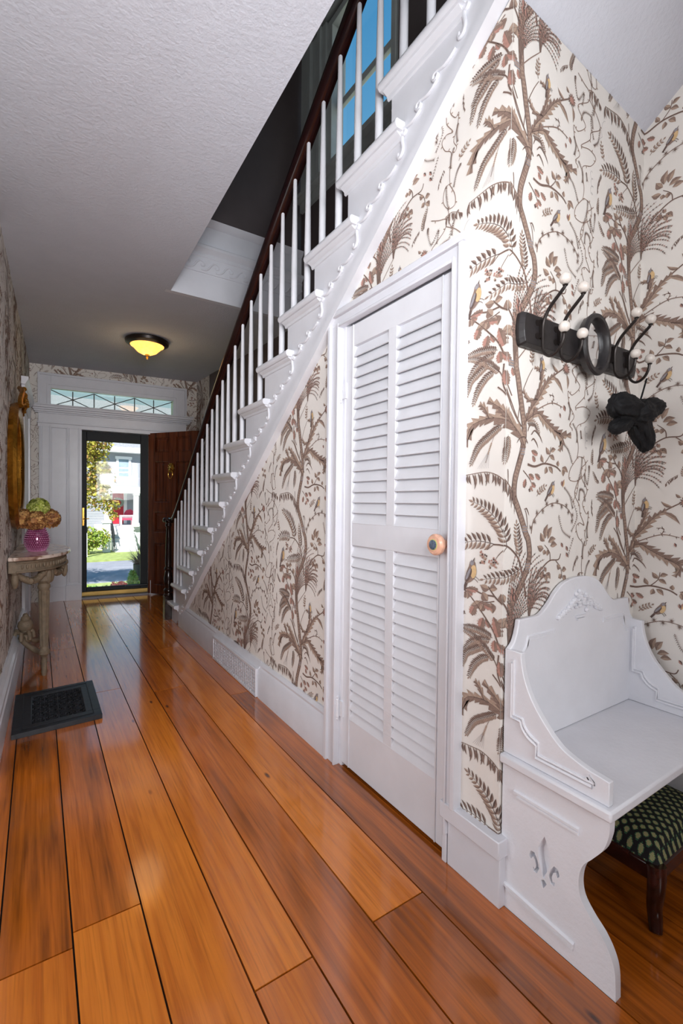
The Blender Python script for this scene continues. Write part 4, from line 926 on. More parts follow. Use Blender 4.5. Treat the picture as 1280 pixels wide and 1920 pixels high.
# floor register
rg = thing('floor_register', 'black cast metal register lying on the floor by the left wall', 'floor register', (.09, 3.08, 0))
Q = [(-.155, 2.79), (.295, 2.823), (.295, 3.39), (-.14, 3.36)]
def qp(a, b):
    x0 = Q[0][0]+(Q[1][0]-Q[0][0])*a; y0 = Q[0][1]+(Q[1][1]-Q[0][1])*a; x1 = Q[3][0]+(Q[2][0]-Q[3][0])*a; y1 = Q[3][1]+(Q[2][1]-Q[3][1])*a
    return x0+(x1-x0)*b, y0+(y1-y0)*b
XA, XB = -.118, .295; Y0_, Y1_ = 2.80, 3.375
m = MB(); hh = .026
I = (.20, .82, .15, .85)
def plate(a0, a1, b0, b1, z0, z1): m.add([qp(a, b)+(z,) for z in (z0, z1) for a, b in ((a0, b0), (a1, b0), (a1, b1), (a0, b1))], [(0,3,2,1),(4,5,6,7),(0,1,5,4),(1,2,6,5),(2,3,7,6),(3,0,4,7)])
Q[0] = (-.113, 2.795); Q[3] = (-.113, 3.362)
plate(0, 1, 0, I[2], 0, hh); plate(0, 1, I[3], 1, 0, hh); plate(0, I[0], I[2], I[3], 0, hh); plate(I[1], 1, I[2], I[3], 0, hh)
plate(.10, .108, .06, .94, hh, hh+.003); plate(.90, .908, .06, .94, hh, hh+.003); plate(.1, .908, .06, .07, hh, hh+.003); plate(.1, .908, .93, .94, hh, hh+.003)
obj('frame', m, M['register'], rg, bevel=.004)
m = MB(); zg = hh-.006
for i in range(13): a = I[0]+(I[1]-I[0])*i/12; m.tube([qp(a, I[2])+(zg,), qp(a, I[3])+(zg,)], .0032 if i % 2 else .0045, 6)
for i in range(15): b = I[2]+(I[3]-I[2])*i/14; m.tube([qp(I[0], b)+(zg,), qp(I[1], b)+(zg,)], .0032, 6)
for i in range(4):
    for j in range(5):
        a = I[0]+(I[1]-I[0])*(i+.5)/4; b = I[2]+(I[3]-I[2])*(j+.5)/5; c = qp(a, b)
        m.tube([(c[0]+.026*math.cos(2*math.pi*k/14), c[1]+.03*math.sin(2*math.pi*k/14), zg+.003) for k in range(14)], .0035, 6, True)
        m.tube([qp(a-.06, b-.05)+(zg+.003,), qp(a+.06, b+.05)+(zg+.003,)], .003, 6)
        m.ball((c[0], c[1], zg+.004), .007, 8)
obj('grille', m, M['register'], rg)
obj('well', MB().box(-.04, .235, 2.87, 3.30, .0, .004), M['gap'], rg, smooth=False)

# ------------------------------------------------------------------ storage bench
be = thing('hall_bench', 'white painted wooden bench with arched back and scooped arms', 'bench', (1.55, .73, 0))
arm = smooth_path([(.826, .771, 0), (.826, .75, 0), (.815, .701, 0), (.79, .647, 0), (.745, .592, 0), (.699, .552, 0), (.64, .532, 0), (.598, .526, 0), (.574, .523, 0)], 5)
arm_poly = [(.882, .462), (.882, .771)]+[(p.x, p.y) for p in arm]+[(.574, .462)]
BX0, BX1 = 1.165, 1.905
def arm_mould(xf_, sg):
    m = MB()
    P = [(.855, .735), (.855, .575), (.824, .574)]+[(p.x, p.y) for p in smooth_path([(.824, .574, 0), (.817, .556, 0), (.797, .537, 0), (.772, .527, 0)], 4)]+[(.772, .492), (.615, .492), (.632, .507)]
    for o, r in ((0, .0055), (.010, .0042)):
        m.tube([(xf_-sg*.001, p[0]-o*.6, p[1]+o) for p in P], r, 6)
    return m
for x0, x1, sg, xf_ in ((BX0, BX0+.02, 1, BX0), (BX1-.02, BX1, 1, BX1-.02)):
    a = obj('arm_panel', MB().prism(arm_poly, 'x', x0, x1), M['bench'], be, bevel=.003)
    obj('moulding', arm_mould(xf_, sg), M['bench'], a)
leg = [(.882, .0), (.882, .434), (.571, .434)]+[(p.x, p.y) for p in smooth_path([(.571, .415, 0), (.573, .39, 0), (.585, .350, 0), (.610, .312, 0), (.636, .275, 0), (.645, .23, 0), (.638, .19, 0), (.613, .159, 0), (.585, .135, 0), (.563, .104, 0), (.551, .066, 0), (.548, .0, 0)], 5)]
def carve(c, sx, sz):
    """the three hollow leaves of the carved lily, as closed outlines"""
    A = [(0, 1.0), (-.10, .86), (-.19, .70), (-.19, .52), (-.13, .36), (-.06, .22), (-.03, .12), (.03, .12), (.06, .22), (.13, .36), (.19, .52), (.17, .70), (.09, .86)]
    L_ = [(-.15, .24), (-.21, .40), (-.31, .52), (-.43, .51), (-.49, .38), (-.42, .33), (-.36, .41), (-.29, .37), (-.25, .26), (-.28, .18), (-.35, .20), (-.33, .11), (-.22, .11)]
    R_ = [(-p[0], p[1]) for p in L_][::-1]
    B_ = [(-.02, .075), (-.10, .03), (-.07, -.03), (.0, -.10), (.05, -.03), (.10, .03), (.02, .085)]
    return [[(c[0]-p[0]*sx, c[1]+p[1]*sz) for p in q] for q in (A, L_, R_, B_)]
def leg_panel(x0, x1, carved):
    m = MB()
    if not carved: return m.prism(leg, 'x', x0, x1)
    holes = carve((.7425, .155), .095, .132)
    loops = [leg]+holes; flat = [p for l in loops for p in l]
    tri_ = tessellate_polygon([[Vector((p[0], p[1], 0)) for p in l] for l in loops])
    m.add([(x0, p[0], p[1]) for p in flat], [list(t) for t in tri_])
    n = len(leg); m.add([(x0, p[0], p[1]) for p in leg]+[(x1, p[0], p[1]) for p in leg], [list(range(2*n-1, n-1, -1))]+[[i, i+n, (i+1) % n+n, (i+1) % n] for i in range(n)])
    for h in holes:
        n = len(h); cy = sum(p[0] for p in h)/n; cz_ = sum(p[1] for p in h)/n
        inn = [(cy+(p[0]-cy)*.7, cz_+(p[1]-cz_)*.86) for p in h]
        m.add([(x0, p[0], p[1]) for p in h]+[(x0+.019, p[0], p[1]) for p in inn], [[i, (i+1) % n, (i+1) % n+n, i+n] for i in range(n)]+[list(range(n, 2*n))])
    return m
for x0, x1, cv in ((BX0, BX0+.024, True), (BX1-.024, BX1, False)):
    l_ = obj('leg_panel', leg_panel(x0, x1, cv), M['bench'], be, recalc=False if cv else True, bevel=0 if cv else .003)
    if cv:
        for a, b, rr_ in (((.84, .362), (.645, .364), .0065), ((.868, .070), (.652, .056), .0075)):
            m = MB(); m.tube([(x0-.001, a[0], a[1]), (x0-.001, b[0], b[1])], rr_, 6); m.tube([(x0-.001, a[0]-.01, a[1]-.011), (x0-.001, b[0]+.002, b[1]-.011)], rr_*.8, 6)
            obj('moulding', m, M['bench'], l_)
obj('seat', MB().box(1.148, 1.925, .560, YB-.004, .433, .461), M['bench'], be, bevel=.006)
half = [(p.x, p.y) for p in smooth_path([(1.168, .772, 0), (1.188, .79, 0), (1.202, .825, 0), (1.208, .853, 0)], 4)]+[(p.x, p.y) for p in smooth_path([(1.212, .854, 0), (1.27, .854, 0), (1.315, .857, 0), (1.36, .886, 0), (1.40, .922, 0), (1.445, .947, 0), (1.50, .957, 0), (1.5365, .958, 0)], 5)]
bp_ = [(BX0+.003, .462)]+half+[(2*1.5365-x, z) for x, z in half[::-1][1:]]+[(BX1-.003, .462)]
bk = obj('back_panel', MB().prism(bp_, 'y', .866, .882), M['bench'], be, bevel=.003)
for sg in (1, -1):
    m = MB(); P = [(1.218, .742)]+[(p.x, p.y) for p in smooth_path([(1.226, .75, 0), (1.243, .77, 0), (1.25, .795, 0)], 4)]+[(1.39, .797)]
    for o in (0, .008): m.tube([((x if sg > 0 else 2*1.5365-x), .866, z-o) for x, z in P], .0058, 6)
    obj('moulding', m, M['bench'], bk)
m = MB(); r2 = random.Random(5)
for i in range(120):
    u = r2.uniform(-1, 1); x = 1.5365+u*.135; zc = .835+.062*(1-abs(u))**1.1+r2.uniform(-.010, .012)*(1.3-abs(u))
    if abs(u) < .25: zc += r2.uniform(-.03, .012)
    m.ball((x, .862, zc), r2.uniform(.0045, .009), 6, ry=.009)
m.box(1.5365-.03, 1.5365+.03, .860, .868, .823, .829); m.box(1.5365-.022, 1.5365+.022, .860, .868, .814, .819)
obj('carved_garland', m, M['bench'], bk)

# ------------------------------------------------------------------ coat rack with oval mirror
rk = thing('coat_rack', 'black wooden coat rack with oval mirror and porcelain-tipped hooks above the bench', 'coat rack', (1.53, YB, 1.72))
def stadium(x0, x1, z0, z1, e=.014, k=7):
    P = []
    for i in range(k+1): a = -math.pi/2+math.pi*i/k; P.append((x1-e+e*math.cos(a)*1.0, (z0+z1)/2+(z1-z0)/2*math.sin(a)))
    for i in range(k+1): a = math.pi/2+math.pi*i/k; P.append((x0+e+e*math.cos(a), (z0+z1)/2+(z1-z0)/2*math.sin(a)))
    return P
m = MB(); A = stadium(1.188, 1.866, 1.672, 1.772); B = stadium(1.194, 1.860, 1.678, 1.766)
n = len(A); m.prism(A, 'y', YB-.016, YB-.002)
m.add([(p[0], YB-.016, p[1]) for p in A]+[(p[0], YB-.030, p[1]) for p in B], [[i, (i+1) % n, (i+1) % n+n, i+n] for i in range(n)]+[list(range(n, 2*n))])
obj('backboard', m, M['rack'], rk, smooth=False, bevel=.002)
mc = (1.548, 1.732)
m = MB(); el = lambda t, a, b, y: (mc[0]+a*math.cos(t), y, mc[1]+b*math.sin(t))
prof = [(.076, .094, YB-.028), (.082, .102, YB-.05), (.078, .098, YB-.058), (.066, .086, YB-.058), (.060, .080, YB-.050), (.060, .080, YB-.034)]
n = 40; vs = [el(2*math.pi*j/n, a, b, y) for a, b, y in prof for j in range(n)]
m.add(vs, [(i*n+j, i*n+(j+1) % n, (i+1)*n+(j+1) % n, (i+1)*n+j) for i in range(len(prof)-1) for j in range(n)])
mf = obj('mirror_frame', m, M['rack'], rk)
m = MB(); m.add([el(2*math.pi*j/n, .062, .082, YB-.040) for j in range(n)], [list(range(n))])
obj('mirror_glass', m, M['mirror'], mf, smooth=False)
def hook(x):
    m = MB(); yf = YB-.031
    m.box(x-.006, x+.006, yf-.006, yf, 1.70, 1.755)
    for sx in (-1, 1):
        for z in (1.706, 1.745): m.lathe([(.010, 0), (.010, .003), (.004, .005), (1e-5, .006)], (x+sx*.013, yf, z), 12, ax='y', sx=1); 
    for i in range(len(m.v)): pass
    up = smooth_path([(x, yf-.008, 1.705), (x, yf-.010, 1.745), (x-.001, yf-.028, 1.78), (x-.001, yf-.058, 1.81), (x, yf-.074, 1.826), (x, yf-.077, 1.833)], 5)
    m.tube(up, [.0052]*(len(up)-6)+[.0048]*6, 8)
    lo = smooth_path([(x, yf-.008, 1.72), (x, yf-.009, 1.68), (x, yf-.014, 1.655), (x, yf-.034, 1.640), (x, yf-.058, 1.650), (x, yf-.073, 1.675), (x, yf-.076, 1.697)], 5)
    m.tube(lo, .0045, 8)
    for z in (1.832, 1.696): m.lathe([(.006, 0), (.008, .003), (.004, .006)], (x, yf-.077, z-.003), 12)
    h = obj('coat_hook', m, M['iron'], rk)
    for z, r in ((1.850, .0168), (1.713, .0162)): 
        k = MB(); k.ball((x, yf-.077, z), r, 20); obj('porcelain_knob', k, M['porc'], h)
for x in (1.268, 1.362, 1.686, 1.786): hook(x)

# black cloth bundle hanging from the last hook
cl = thing('cloth_bundle', 'crumpled black cloth tied like a bow, hanging by a cord from the coat rack', 'cloth', (1.70, .775, 1.49))
def crumple(c, ax, rx, ry, rz, seed, n=56):
    """a creased soft lobe along direction ax"""
    from mathutils import noise as NZ
    m = MB(); h = 36; e = Vector(ax).normalized(); u = e.cross(Vector((0, 1, 0))).normalized(); w = e.cross(u)
    vs = []
    for i in range(h+1):
        a = math.pi*i/h
        for j in range(n):
            b = 2*math.pi*j/n; d_ = Vector((-math.cos(a), math.sin(a)**.6*math.cos(b), math.sin(a)**.6*math.sin(b)))
            k = 1+.22*NZ.noise(Vector((d_.x*1.2, d_.y*2.6, d_.z*2.6))+Vector((seed, 0, 0)))+.05*math.sin(9*b+4*d_.x+seed)+.16*abs(NZ.noise(Vector((d_.x*3, d_.y*7, d_.z*7))+Vector((seed*2, 1, 0))))
            vs.append(Vector(c)+e*(d_.x*rx*(.9+.1*k))+u*(d_.y*rz*k)+w*(d_.z*ry*k))
    return m.add(vs, [(i*n+j, i*n+(j+1) % n, (i+1)*n+(j+1) % n, (i+1)*n+j) for i in range(h) for j in range(n)])
obj('bow_loop', crumple((1.622, .775, 1.520), (1, 0, -.06), .086, .036, .046, 1.3), M['fabric'], cl)
obj('bow_loop', crumple((1.772, .775, 1.538), (1, 0, .20), .088, .036, .034, 4.1), M['fabric'], cl)
obj('bow_tail', crumple((1.59, .775, 1.462), (1, 0, .30), .062, .022, .024, 2.2), M['fabric'], cl)
obj('bow_tail', crumple((1.722, .772, 1.458), (.62, 0, -.8), .078, .03, .044, 7.4), M['fabric'], cl)
obj('knot', crumple((1.695, .765, 1.508), (1, 0, .2), .055, .04, .040, 9.0), M['fabric'], cl)
obj('cord', MB().tube([(1.722, .785, 1.535), (1.742, .782, 1.58), (1.774, .785, 1.632), (1.785, .787, 1.645)], .0028, 8), M['fabric'], cl)

# ------------------------------------------------------------------ footstool
fs_ = thing('footstool', 'low dark wooden footstool with green and black needlepoint seat under the bench', 'footstool', (1.66, .69, 0))
SX0, SX1, SY0, SY1 = 1.452, 1.86, .578, .845
m = MB(); nx_, ny_ = 18, 14; vs = []
for i in range(nx_+1):
    for j in range(ny_+1):
        a, b = i/nx_, j/ny_; ed = (1-(2*a-1)**6)*(1-(2*b-1)**6)
        vs.append((SX0+.004+(SX1-SX0-.008)*a, SY0+.004+(SY1-SY0-.008)*b, .182+.062*ed**.5+.012*math.sin(math.pi*a)*math.sin(math.pi*b)))
m.add(vs, [(i*(ny_+1)+j, (i+1)*(ny_+1)+j, (i+1)*(ny_+1)+j+1, i*(ny_+1)+j+1) for i in range(nx_) for j in range(ny_)])
m.box(SX0+.006, SX1-.006, SY0+.006, SY1-.006, .16, .182)
obj('cushion', m, M['needle'], fs_)
m = MB()
for a in ((SX0, SX1, SY0, SY0+.022), (SX0, SX1, SY1-.022, SY1), (SX0, SX0+.022, SY0, SY1), (SX1-.022, SX1, SY0, SY1)): m.box(*a, .135, .183)
obj('rail_frame', m, M['stoolw'], fs_, bevel=.006)
for sx, xx in ((-1, SX0+.012), (1, SX1-.012)):
    for sy, yy in ((-1, SY0+.012), (1, SY1-.012)):
        m = MB(); P = smooth_path([(xx, yy, .185), (xx+sx*.004, yy+sy*.004, .15), (xx+sx*.006, yy+sy*.004, .11), (xx-sx*.002, yy-sy*.002, .06), (xx+sx*.004, yy+sy*.004, .02), (xx+sx*.010, yy+sy*.008, 0)], 4)
        n = len(P); m.tube(P, [.026-.010*(i/(n-1)) for i in range(n)], 10); obj('leg', m, M['stoolw'], fs_)

# ------------------------------------------------------------------ console table, vase and dried hydrangeas
TX = lambda y: XL(y)+.006
ct = thing('console_table', 'small half-round carved console table with veined marble top at the left wall', 'table', (-.02, 4.0, 0))
TC = 4.02; 
def demi(ry, dx, z0, z1, n=22):
    P = [(TX(TC-ry*math.cos(math.pi*i/n))+dx*max(0, math.sin(math.pi*i/n))**.8, TC-ry*math.cos(math.pi*i/n)) for i in range(n+1)]
    return MB().prism(P, 'z', z0, z1)
obj('marble_top', demi(.54, .345, .812, .836), M['marble'], ct, bevel=.006)
ap = MB(); ap.add(demi(.50, .31, .735, .812).v, demi(.50, .31, .735, .812).f)
for z, k in ((.74, 1.02), (.80, 1.02)):
    ap.tube([(TX(TC-.5*k*math.cos(math.pi*i/40))+.31*k*math.sin(math.pi*i/40)**.8, TC-.50*k*math.cos(math.pi*i/40), z) for i in range(1, 40)], .006, 6)
for i in range(2, 39):
    a = math.pi*i/40; ap.ball((TX(TC-.504*math.cos(a))+.314*math.sin(a)**.8, TC-.504*math.cos(a), .77), .007, 6, rz=.016)
obj('apron', ap, M['taupewood'], ct)
def swag(p0, p1, drop, r=.022):
    m = MB(); p0, p1 = Vector(p0), Vector(p1); P = [p0.lerp(p1, t)-Vector((0, 0, drop*math.sin(math.pi*t))) for t in [i/14 for i in range(15)]]
    m.tube(P, [r*(.55+.5*math.sin(math.pi*i/14)) for i in range(15)], 10)
    for i, p in enumerate(P):
        m.ball(p+Vector((rnd.uniform(-.008, .008), rnd.uniform(-.008, .008), 0)), r*(.6+.5*math.sin(math.pi*i/14)), 8)
    for e in (p0, p1): m.ball(e-Vector((0, 0, .05)), .022, 10, rz=.06); m.ball(e, .026, 10)
    return m
LG = [(.055, 3.725), (.055, 4.315)]
obj('swag', swag((TX(3.6)+.03, 3.56, .735), (.06, 3.70, .735), .07), M['taupewood'], ct)
obj('swag', swag((.075, 3.76, .735), (.165, 4.0, .735), .06), M['taupewood'], ct)
obj('swag', swag((.165, 4.04, .735), (.075, 4.28, .735), .06), M['taupewood'], ct)
for (x, y) in LG:
    m = MB(); m.lathe([(.040, .735), (.040, .715), (.028, .70), (.046, .675), (.046, .65), (.030, .63), (.038, .615), (.038, .60), (.031, .59), (.021, .19), (.026, .18), (.034, .17), (.034, .15), (.020, .135), (.014, .12), (.019, .10), (.015, .04), (.018, .03), (.013, 0)], (x-.02, y, 0), 20)
    for j in range(10): a = 2*math.pi*j/10; m.tube([(x-.02+.030*math.cos(a), y+.030*math.sin(a), .58), (x-.02+.021*math.cos(a), y+.021*math.sin(a), .2)], .0035, 6)
    obj('leg', m, M['taupewood'], ct)
m = MB(); cx, cy = -.085, TC
for (x, y) in LG: m.tube(smooth_path([(x-.02, y, .155), ((x+cx)/2+.01, (y+cy)/2, .13), (cx, cy+(y-cy)*.25, .19), (cx, cy, .22)], 6), .017, 10)
for z, r in ((.20, .045), (.25, .035), (.29, .05), (.335, .03), (.36, .018)): m.ball((cx+.01, cy, z), r, 12)
for j in range(7): a = 2*math.pi*j/7; m.tube(smooth_path([(cx, cy, .22), (cx+.05*math.cos(a), cy+.08*math.sin(a), .25), (cx+.06*math.cos(a), cy+.10*math.sin(a), .20)], 4), .012, 8)
obj('stretcher', m, M['taupewood'], ct)
VC = (-.005, 3.88)
vs_ = thing('vase', 'pink hobnail glass vase on the marble console table', 'vase', (VC[0], VC[1], .836))
vp = [(.042, 0), (.052, .006), (.068, .035), (.076, .075), (.066, .12), (.05, .155), (.045, .175), (.052, .19)]
m = MB(); m.lathe([(r, .836+z) for r, z in vp]+[(.047, .836+.188), (.040, .836+.17), (.04, .836+.02)], (*VC, 0), 32); obj('body', m, M['vase'], vs_)
m = MB(); sv = smooth_path([(r, z, 0) for r, z in vp], 3)
for i, p in enumerate(sv):
    for j in range(34): a = 2*math.pi*(j+(i % 2)*.5)/34; m.ball((VC[0]+p.x*math.cos(a), VC[1]+p.x*math.sin(a), .836+p.y), .0042, 6)
obj('hobnails', m, M['bead'], vs_)
def hydrangea(c, r, mt, label, seed, rz=None):
    q = random.Random(seed); h = thing('hydrangea', label, 'flower', (c[0], c[1], c[2]), 'dried hydrangeas in the vase'); m = MB(); rz = rz or r
    for i in range(620):
        z = q.uniform(-.85, 1); a = q.uniform(0, 6.283); rr_ = math.sqrt(1-z*z); d_ = Vector((rr_*math.cos(a), rr_*math.sin(a), z)); p = Vector(c)+Vector((d_.x*r, d_.y*r, d_.z*rz))*q.uniform(.66, 1.04)
        t = d_.orthogonal().normalized(); b = d_.cross(t); an = q.uniform(0, 6.28); s = q.uniform(.012, .019)
        for k in range(3):
            e = t*math.cos(an+k*2.09)+b*math.sin(an+k*2.09); f = d_.cross(e)
            m.add([p, p+e*s*.6+f*s*.55+d_*.004, p+e*s*1.15+d_*s*.25, p+e*s*.6-f*s*.55+d_*.004], [(0, 1, 2, 3)], i % 3)
    obj('petals', m, [M[mt], M[mt+'2'], M[mt+'3']], h, recalc=False, smooth=False)
    core = MB(); core.ball(c, r*.62, 14, rz=rz*.62); obj('core', core, M[mt], h)
    obj('stem', MB().tube([(c[0], c[1], c[2]-rz*.5), ((c[0]+VC[0])/2, (c[1]+VC[1])/2, (c[2]+.99)/2), (VC[0]*.8+c[0]*.2, VC[1]*.8+c[1]*.2, .93)], .005, 6), M['stem'], h)
hydrangea((VC[0]-.075, VC[1]-.01, 1.058), .068, 'hbrown', 'bronze dried hydrangea head at the left of the vase', 1)
hydrangea((VC[0]+.075, VC[1]+.02, 1.060), .066, 'hbrown', 'bronze dried hydrangea head at the right of the vase', 2)
hydrangea((VC[0]-.005, VC[1]-.06, 1.050), .062, 'hbrown', 'bronze dried hydrangea head in front, over the vase rim', 3)
hydrangea((VC[0]+.01, VC[1]+.01, 1.135), .066, 'hgreen', 'green hydrangea head on top of the bouquet', 4)

# ------------------------------------------------------------------ gilt mirror on the left wall
gm = thing('wall_mirror', 'tall gilt framed oval mirror on the left wall over the console table', 'mirror', (-.10, 4.05, 1.5))
MC, MZ, MA, MBZ = 3.98, 1.425, .44, .43
def mpt(t, k, lift): 
    s = math.sin(t); y = MC+(MA+k)*math.cos(t); z = MZ+(MBZ+k)*(abs(s)**.8)*(1 if s > 0 else -1); return (XL(y)+lift, y, z)
prof = [(.0, .002), (.012, .03), (.0, .05), (-.02, .042), (-.035, .05), (-.055, .045), (-.07, .03), (-.085, .028), (-.09, .012)]
n = 64; m = MB(); vs = [mpt(2*math.pi*j/n, k, l) for k, l in prof for j in range(n)]
m.add(vs, [(i*n+j, i*n+(j+1) % n, (i+1)*n+(j+1) % n, (i+1)*n+j) for i in range(len(prof)-1) for j in range(n)])
gfr = obj('frame', m, M['gilt'], gm)
m = MB()
for j in range(230): m.ball(mpt(2*math.pi*j/230, -.078, .03), .0075, 6)
obj('beading', m, M['gilt'], gfr)
m = MB(); m.add([mpt(2*math.pi*j/n, -.086, .014) for j in range(n)], [list(range(n))]); obj('mirror_glass', m, M['mirror'], gm, smooth=False)
m = MB(); q = random.Random(9)
for i in range(46):
    u = q.uniform(-1, 1); y = MC+.05+u*.16; z = MZ+MBZ-.02+.17*(1-abs(u))**1.2*q.uniform(.2, 1); m.ball((XL(y)+.035+q.uniform(0, .03)+.03*(1-abs(u)), y, z), q.uniform(.009, .018), 8)
for sg in (-1, 1): m.tube(smooth_path([(XL(MC)+.04, MC+.05, MZ+MBZ+.13), (XL(MC)+.06, MC+.05+sg*.07, MZ+MBZ+.10), (XL(MC)+.05, MC+.05+sg*.16, MZ+MBZ+.03), (XL(MC)+.05, MC+.05+sg*.22, MZ+MBZ-.03)], 5), .016, 8)
obj('crest', m, M['gilt'], gm)

# ------------------------------------------------------------------ ceiling lamp
LC = (.87, 4.72); ZC = 2.712
cl_ = thing('ceiling_lamp', 'glowing amber glass ceiling lamp with dark bronze rim', 'lamp', (LC[0], LC[1], ZC))
m = MB(); m.lathe([(.08, ZC), (.185, ZC), (.195, ZC-.012), (.190, ZC-.035), (.165, ZC-.05), (.150, ZC-.052), (.145, ZC-.035)], (*LC, 0), 40); obj('rim', m, M['bronze'], cl_)
m = MB(); m.lathe([(.150, ZC-.040), (.148, ZC-.055), (.125, ZC-.070), (.112, ZC-.085), (.085, ZC-.112), (.045, ZC-.132), (1e-5, ZC-.138)], (*LC, 0), 40); obj('glass_shade', m, M['shade'], cl_)
m = MB(); m.lathe([(.02, ZC-.130), (.020, ZC-.142), (.010, ZC-.148), (.009, ZC-.158), (.013, ZC-.166), (.006, ZC-.178), (1e-5, ZC-.182)], (*LC, 0), 16); obj('finial', m, M['brass'], cl_)
lamp('bulb', 'POINT', (LC[0], LC[1], ZC-.26), 1.6, (1.0, .74, .42), .16)
# ------------------------------------------------------------------ outdoors, across the street
GZ = -1.75
def ground(name, x0, x1, y0, y1, z, mt, label, cat, t=.1): return struct(name, MB().box(x0, x1, y0, y1, z-t, z), M[mt], label, cat, smooth=False)
ground('ground', -60, 80, 7, 120, GZ-.12, 'earth', 'far ground beyond the gardens', 'ground')
ground('lawn_near', -25, 30, 9.2, 18.6, GZ-.04, 'lawn', 'grass verge on the near side of the street', 'lawn')
ground('street', -60, 80, 18.6, 25.3, GZ-.08, 'asphalt', 'grey asphalt street dappled with tree shade', 'street')
ground('lawn', -40, 60, 25.3, 38, GZ, 'lawn', 'sunlit front lawn across the street', 'lawn')
ground('porch_floor', -1.5, 2.6, 6.55, 7.55, -.10, 'concrete', 'pale stone stoop outside the front door', 'porch', .2)
# the house opposite
HX0, HX1, HY = -6.0, 16.0, 33.4
ho = thing('house', 'white clapboard house with grey roof and red front door across the street', 'house', (4.5, HY, GZ))
m = MB()
for i in range(64):
    z = GZ+.3+i*.105
    m.add([(HX0, HY-.025, z), (HX1, HY-.025, z), (HX1, HY, z+.105), (HX0, HY, z+.105), (HX0, HY, z), (HX1, HY, z)], [(0, 1, 2, 3), (0, 4, 5, 1)])
m.box(HX0, HX1, HY, HY+8, GZ, 4.6)
obj('wall', m, M['clap'], ho, smooth=False)
m = MB(); m.prism([(HY-.45, 4.42), (HY-.45, 4.56), (HY+4.5, 8.4), (HY+9.5, 4.56), (HY+9.5, 4.42)], 'x', HX0-.4, HX1+.4); obj('roof', m, M['roof'], ho, smooth=False)
m = MB(); m.box(HX0-.4, HX1+.4, HY-.50, HY-.42, 4.28, 4.62); m.box(HX0-.4, HX1+.4, HY-.45, HY, 4.26, 4.34); obj('eave', m, M['siding'], ho, smooth=False)
def hwin(x0, x1, z0, z1):
    m = MB(); y = HY-.07
    m.box(x0-.14, x0, y, HY, z0-.1, z1+.14); m.box(x1, x1+.14, y, HY, z0-.1, z1+.14); m.box(x0-.2, x1+.2, y-.03, HY, z1, z1+.18); m.box(x0-.2, x1+.2, y-.04, HY, z0-.14, z0)
    m.box(x0, x1, y+.02, HY, (z0+z1)/2-.04, (z0+z1)/2+.04); m.box(x0, x1, y+.02, HY, z0+(z1-z0)*.25-.03, z0+(z1-z0)*.25+.03)
    w = obj('window', m, M['siding'], ho, smooth=False); obj('pane', MB().box(x0, x1, HY-.04, HY-.03, z0, z1), M['pane'], w, smooth=False)
hwin(4.42, 5.02, 2.72, 3.86); hwin(1.4, 2.1, 2.72, 3.86)
m = MB(); m.box(3.78, 4.06, HY-.07, HY, -.36, 1.72); m.box(4.72, 4.92, HY-.07, HY, -.36, 1.72); m.box(3.78, 4.92, HY-.08, HY, 1.62, 1.86)
obj('door_frame', m, M['siding'], ho, smooth=False)
dd = obj('front_door', MB().box(4.06, 4.72, HY-.05, HY-.02, -.36, 1.62).box(4.14, 4.64, HY-.06, HY-.05, -.2, .4).box(4.14, 4.64, HY-.06, HY-.05, .6, 1.5), M['red'], ho, smooth=False)
m = MB(); q = random.Random(4)
for i in range(120): a = q.uniform(0, 6.28); r = .25+q.uniform(-.06, .06); m.ball((4.40+r*math.cos(a), HY-.10, 1.02+r*math.sin(a)), q.uniform(.025, .05), 6)
tag(obj('wreath', m, mat('wreath_leaf', (150, 160, 150), .8, vary=.4, vscale=20)), 'grey-green leafy wreath hanging on the red front door', 'wreath')
po = ho
PY = 30.9
obj('porch_deck', MB().box(3.0, 7.6, PY-.3, HY-.04, -.62, -.40).box(3.0, 7.6, PY-.2, HY-.04, GZ, -.62), M['siding'], po, smooth=False)
obj('porch_roof', MB().prism([(PY-.5, 1.86), (PY-.5, 2.02), (HY-.06, 2.66), (HY-.06, 2.5), (PY-.1, 1.86)], 'x', 3.3, 7.8), M['roof'], po, smooth=False)
obj('porch_beam', MB().box(3.35, 7.7, PY-.52, PY-.2, 1.60, 2.0), M['siding'], po, smooth=False)
for x in (3.42, 5.02, 7.4): obj('porch_post', MB().box(x-.13, x+.13, PY-.45, PY-.19, -.42, 1.62).box(x-.17, x+.17, PY-.49, PY-.15, -.42, -.2).box(x-.17, x+.17, PY-.49, PY-.15, 1.48, 1.62), M['siding'], po, smooth=False)
m = MB()
for i in range(6): m.box(3.6, 4.85, PY-.3-.32*(i+1), PY-.3-.32*i, GZ, -.42-.21*(i+1))
obj('steps', m, M['concrete'], po, smooth=False)
obj('pier', MB().box(3.05, 3.42, PY-2.0, PY-1.6, GZ, -.1).box(3.0, 3.47, PY-2.05, PY-1.55, -.1, .05), M['siding'], po, smooth=False)
m = MB()
for x in (3.62,):
    for i in range(6): y = PY-.45-.32*i; z = -.42-.21*i; m.tube([(x, y, z-.2), (x, y, z+.72)], .018, 6)
    m.tube([(x, PY-.4, .35), (x, PY-2.1, -.80)], .026, 6); m.tube([(x, PY-.4, -.2), (x, PY-2.1, -1.32)], .018, 6)
obj('railing', m, M['iron2'], po)
ch = thing('porch_chair', 'red wicker rocking chair with pale cushion on the porch across the street', 'chair', (4.62, 31.6, -.4))
m = MB(); bx, by = 4.62, 31.6
m.prism([(bx-.05, .0), (bx+.42, .05), (bx+.46, .50), (bx+.30, .62), (bx+.05, .55), (bx-.08, .35)], 'y', by+.30, by+.36); m.box(bx-.32, bx+.36, by-.3, by+.3, -.05, .06)
obj('back', m, M['pinkw'], ch)
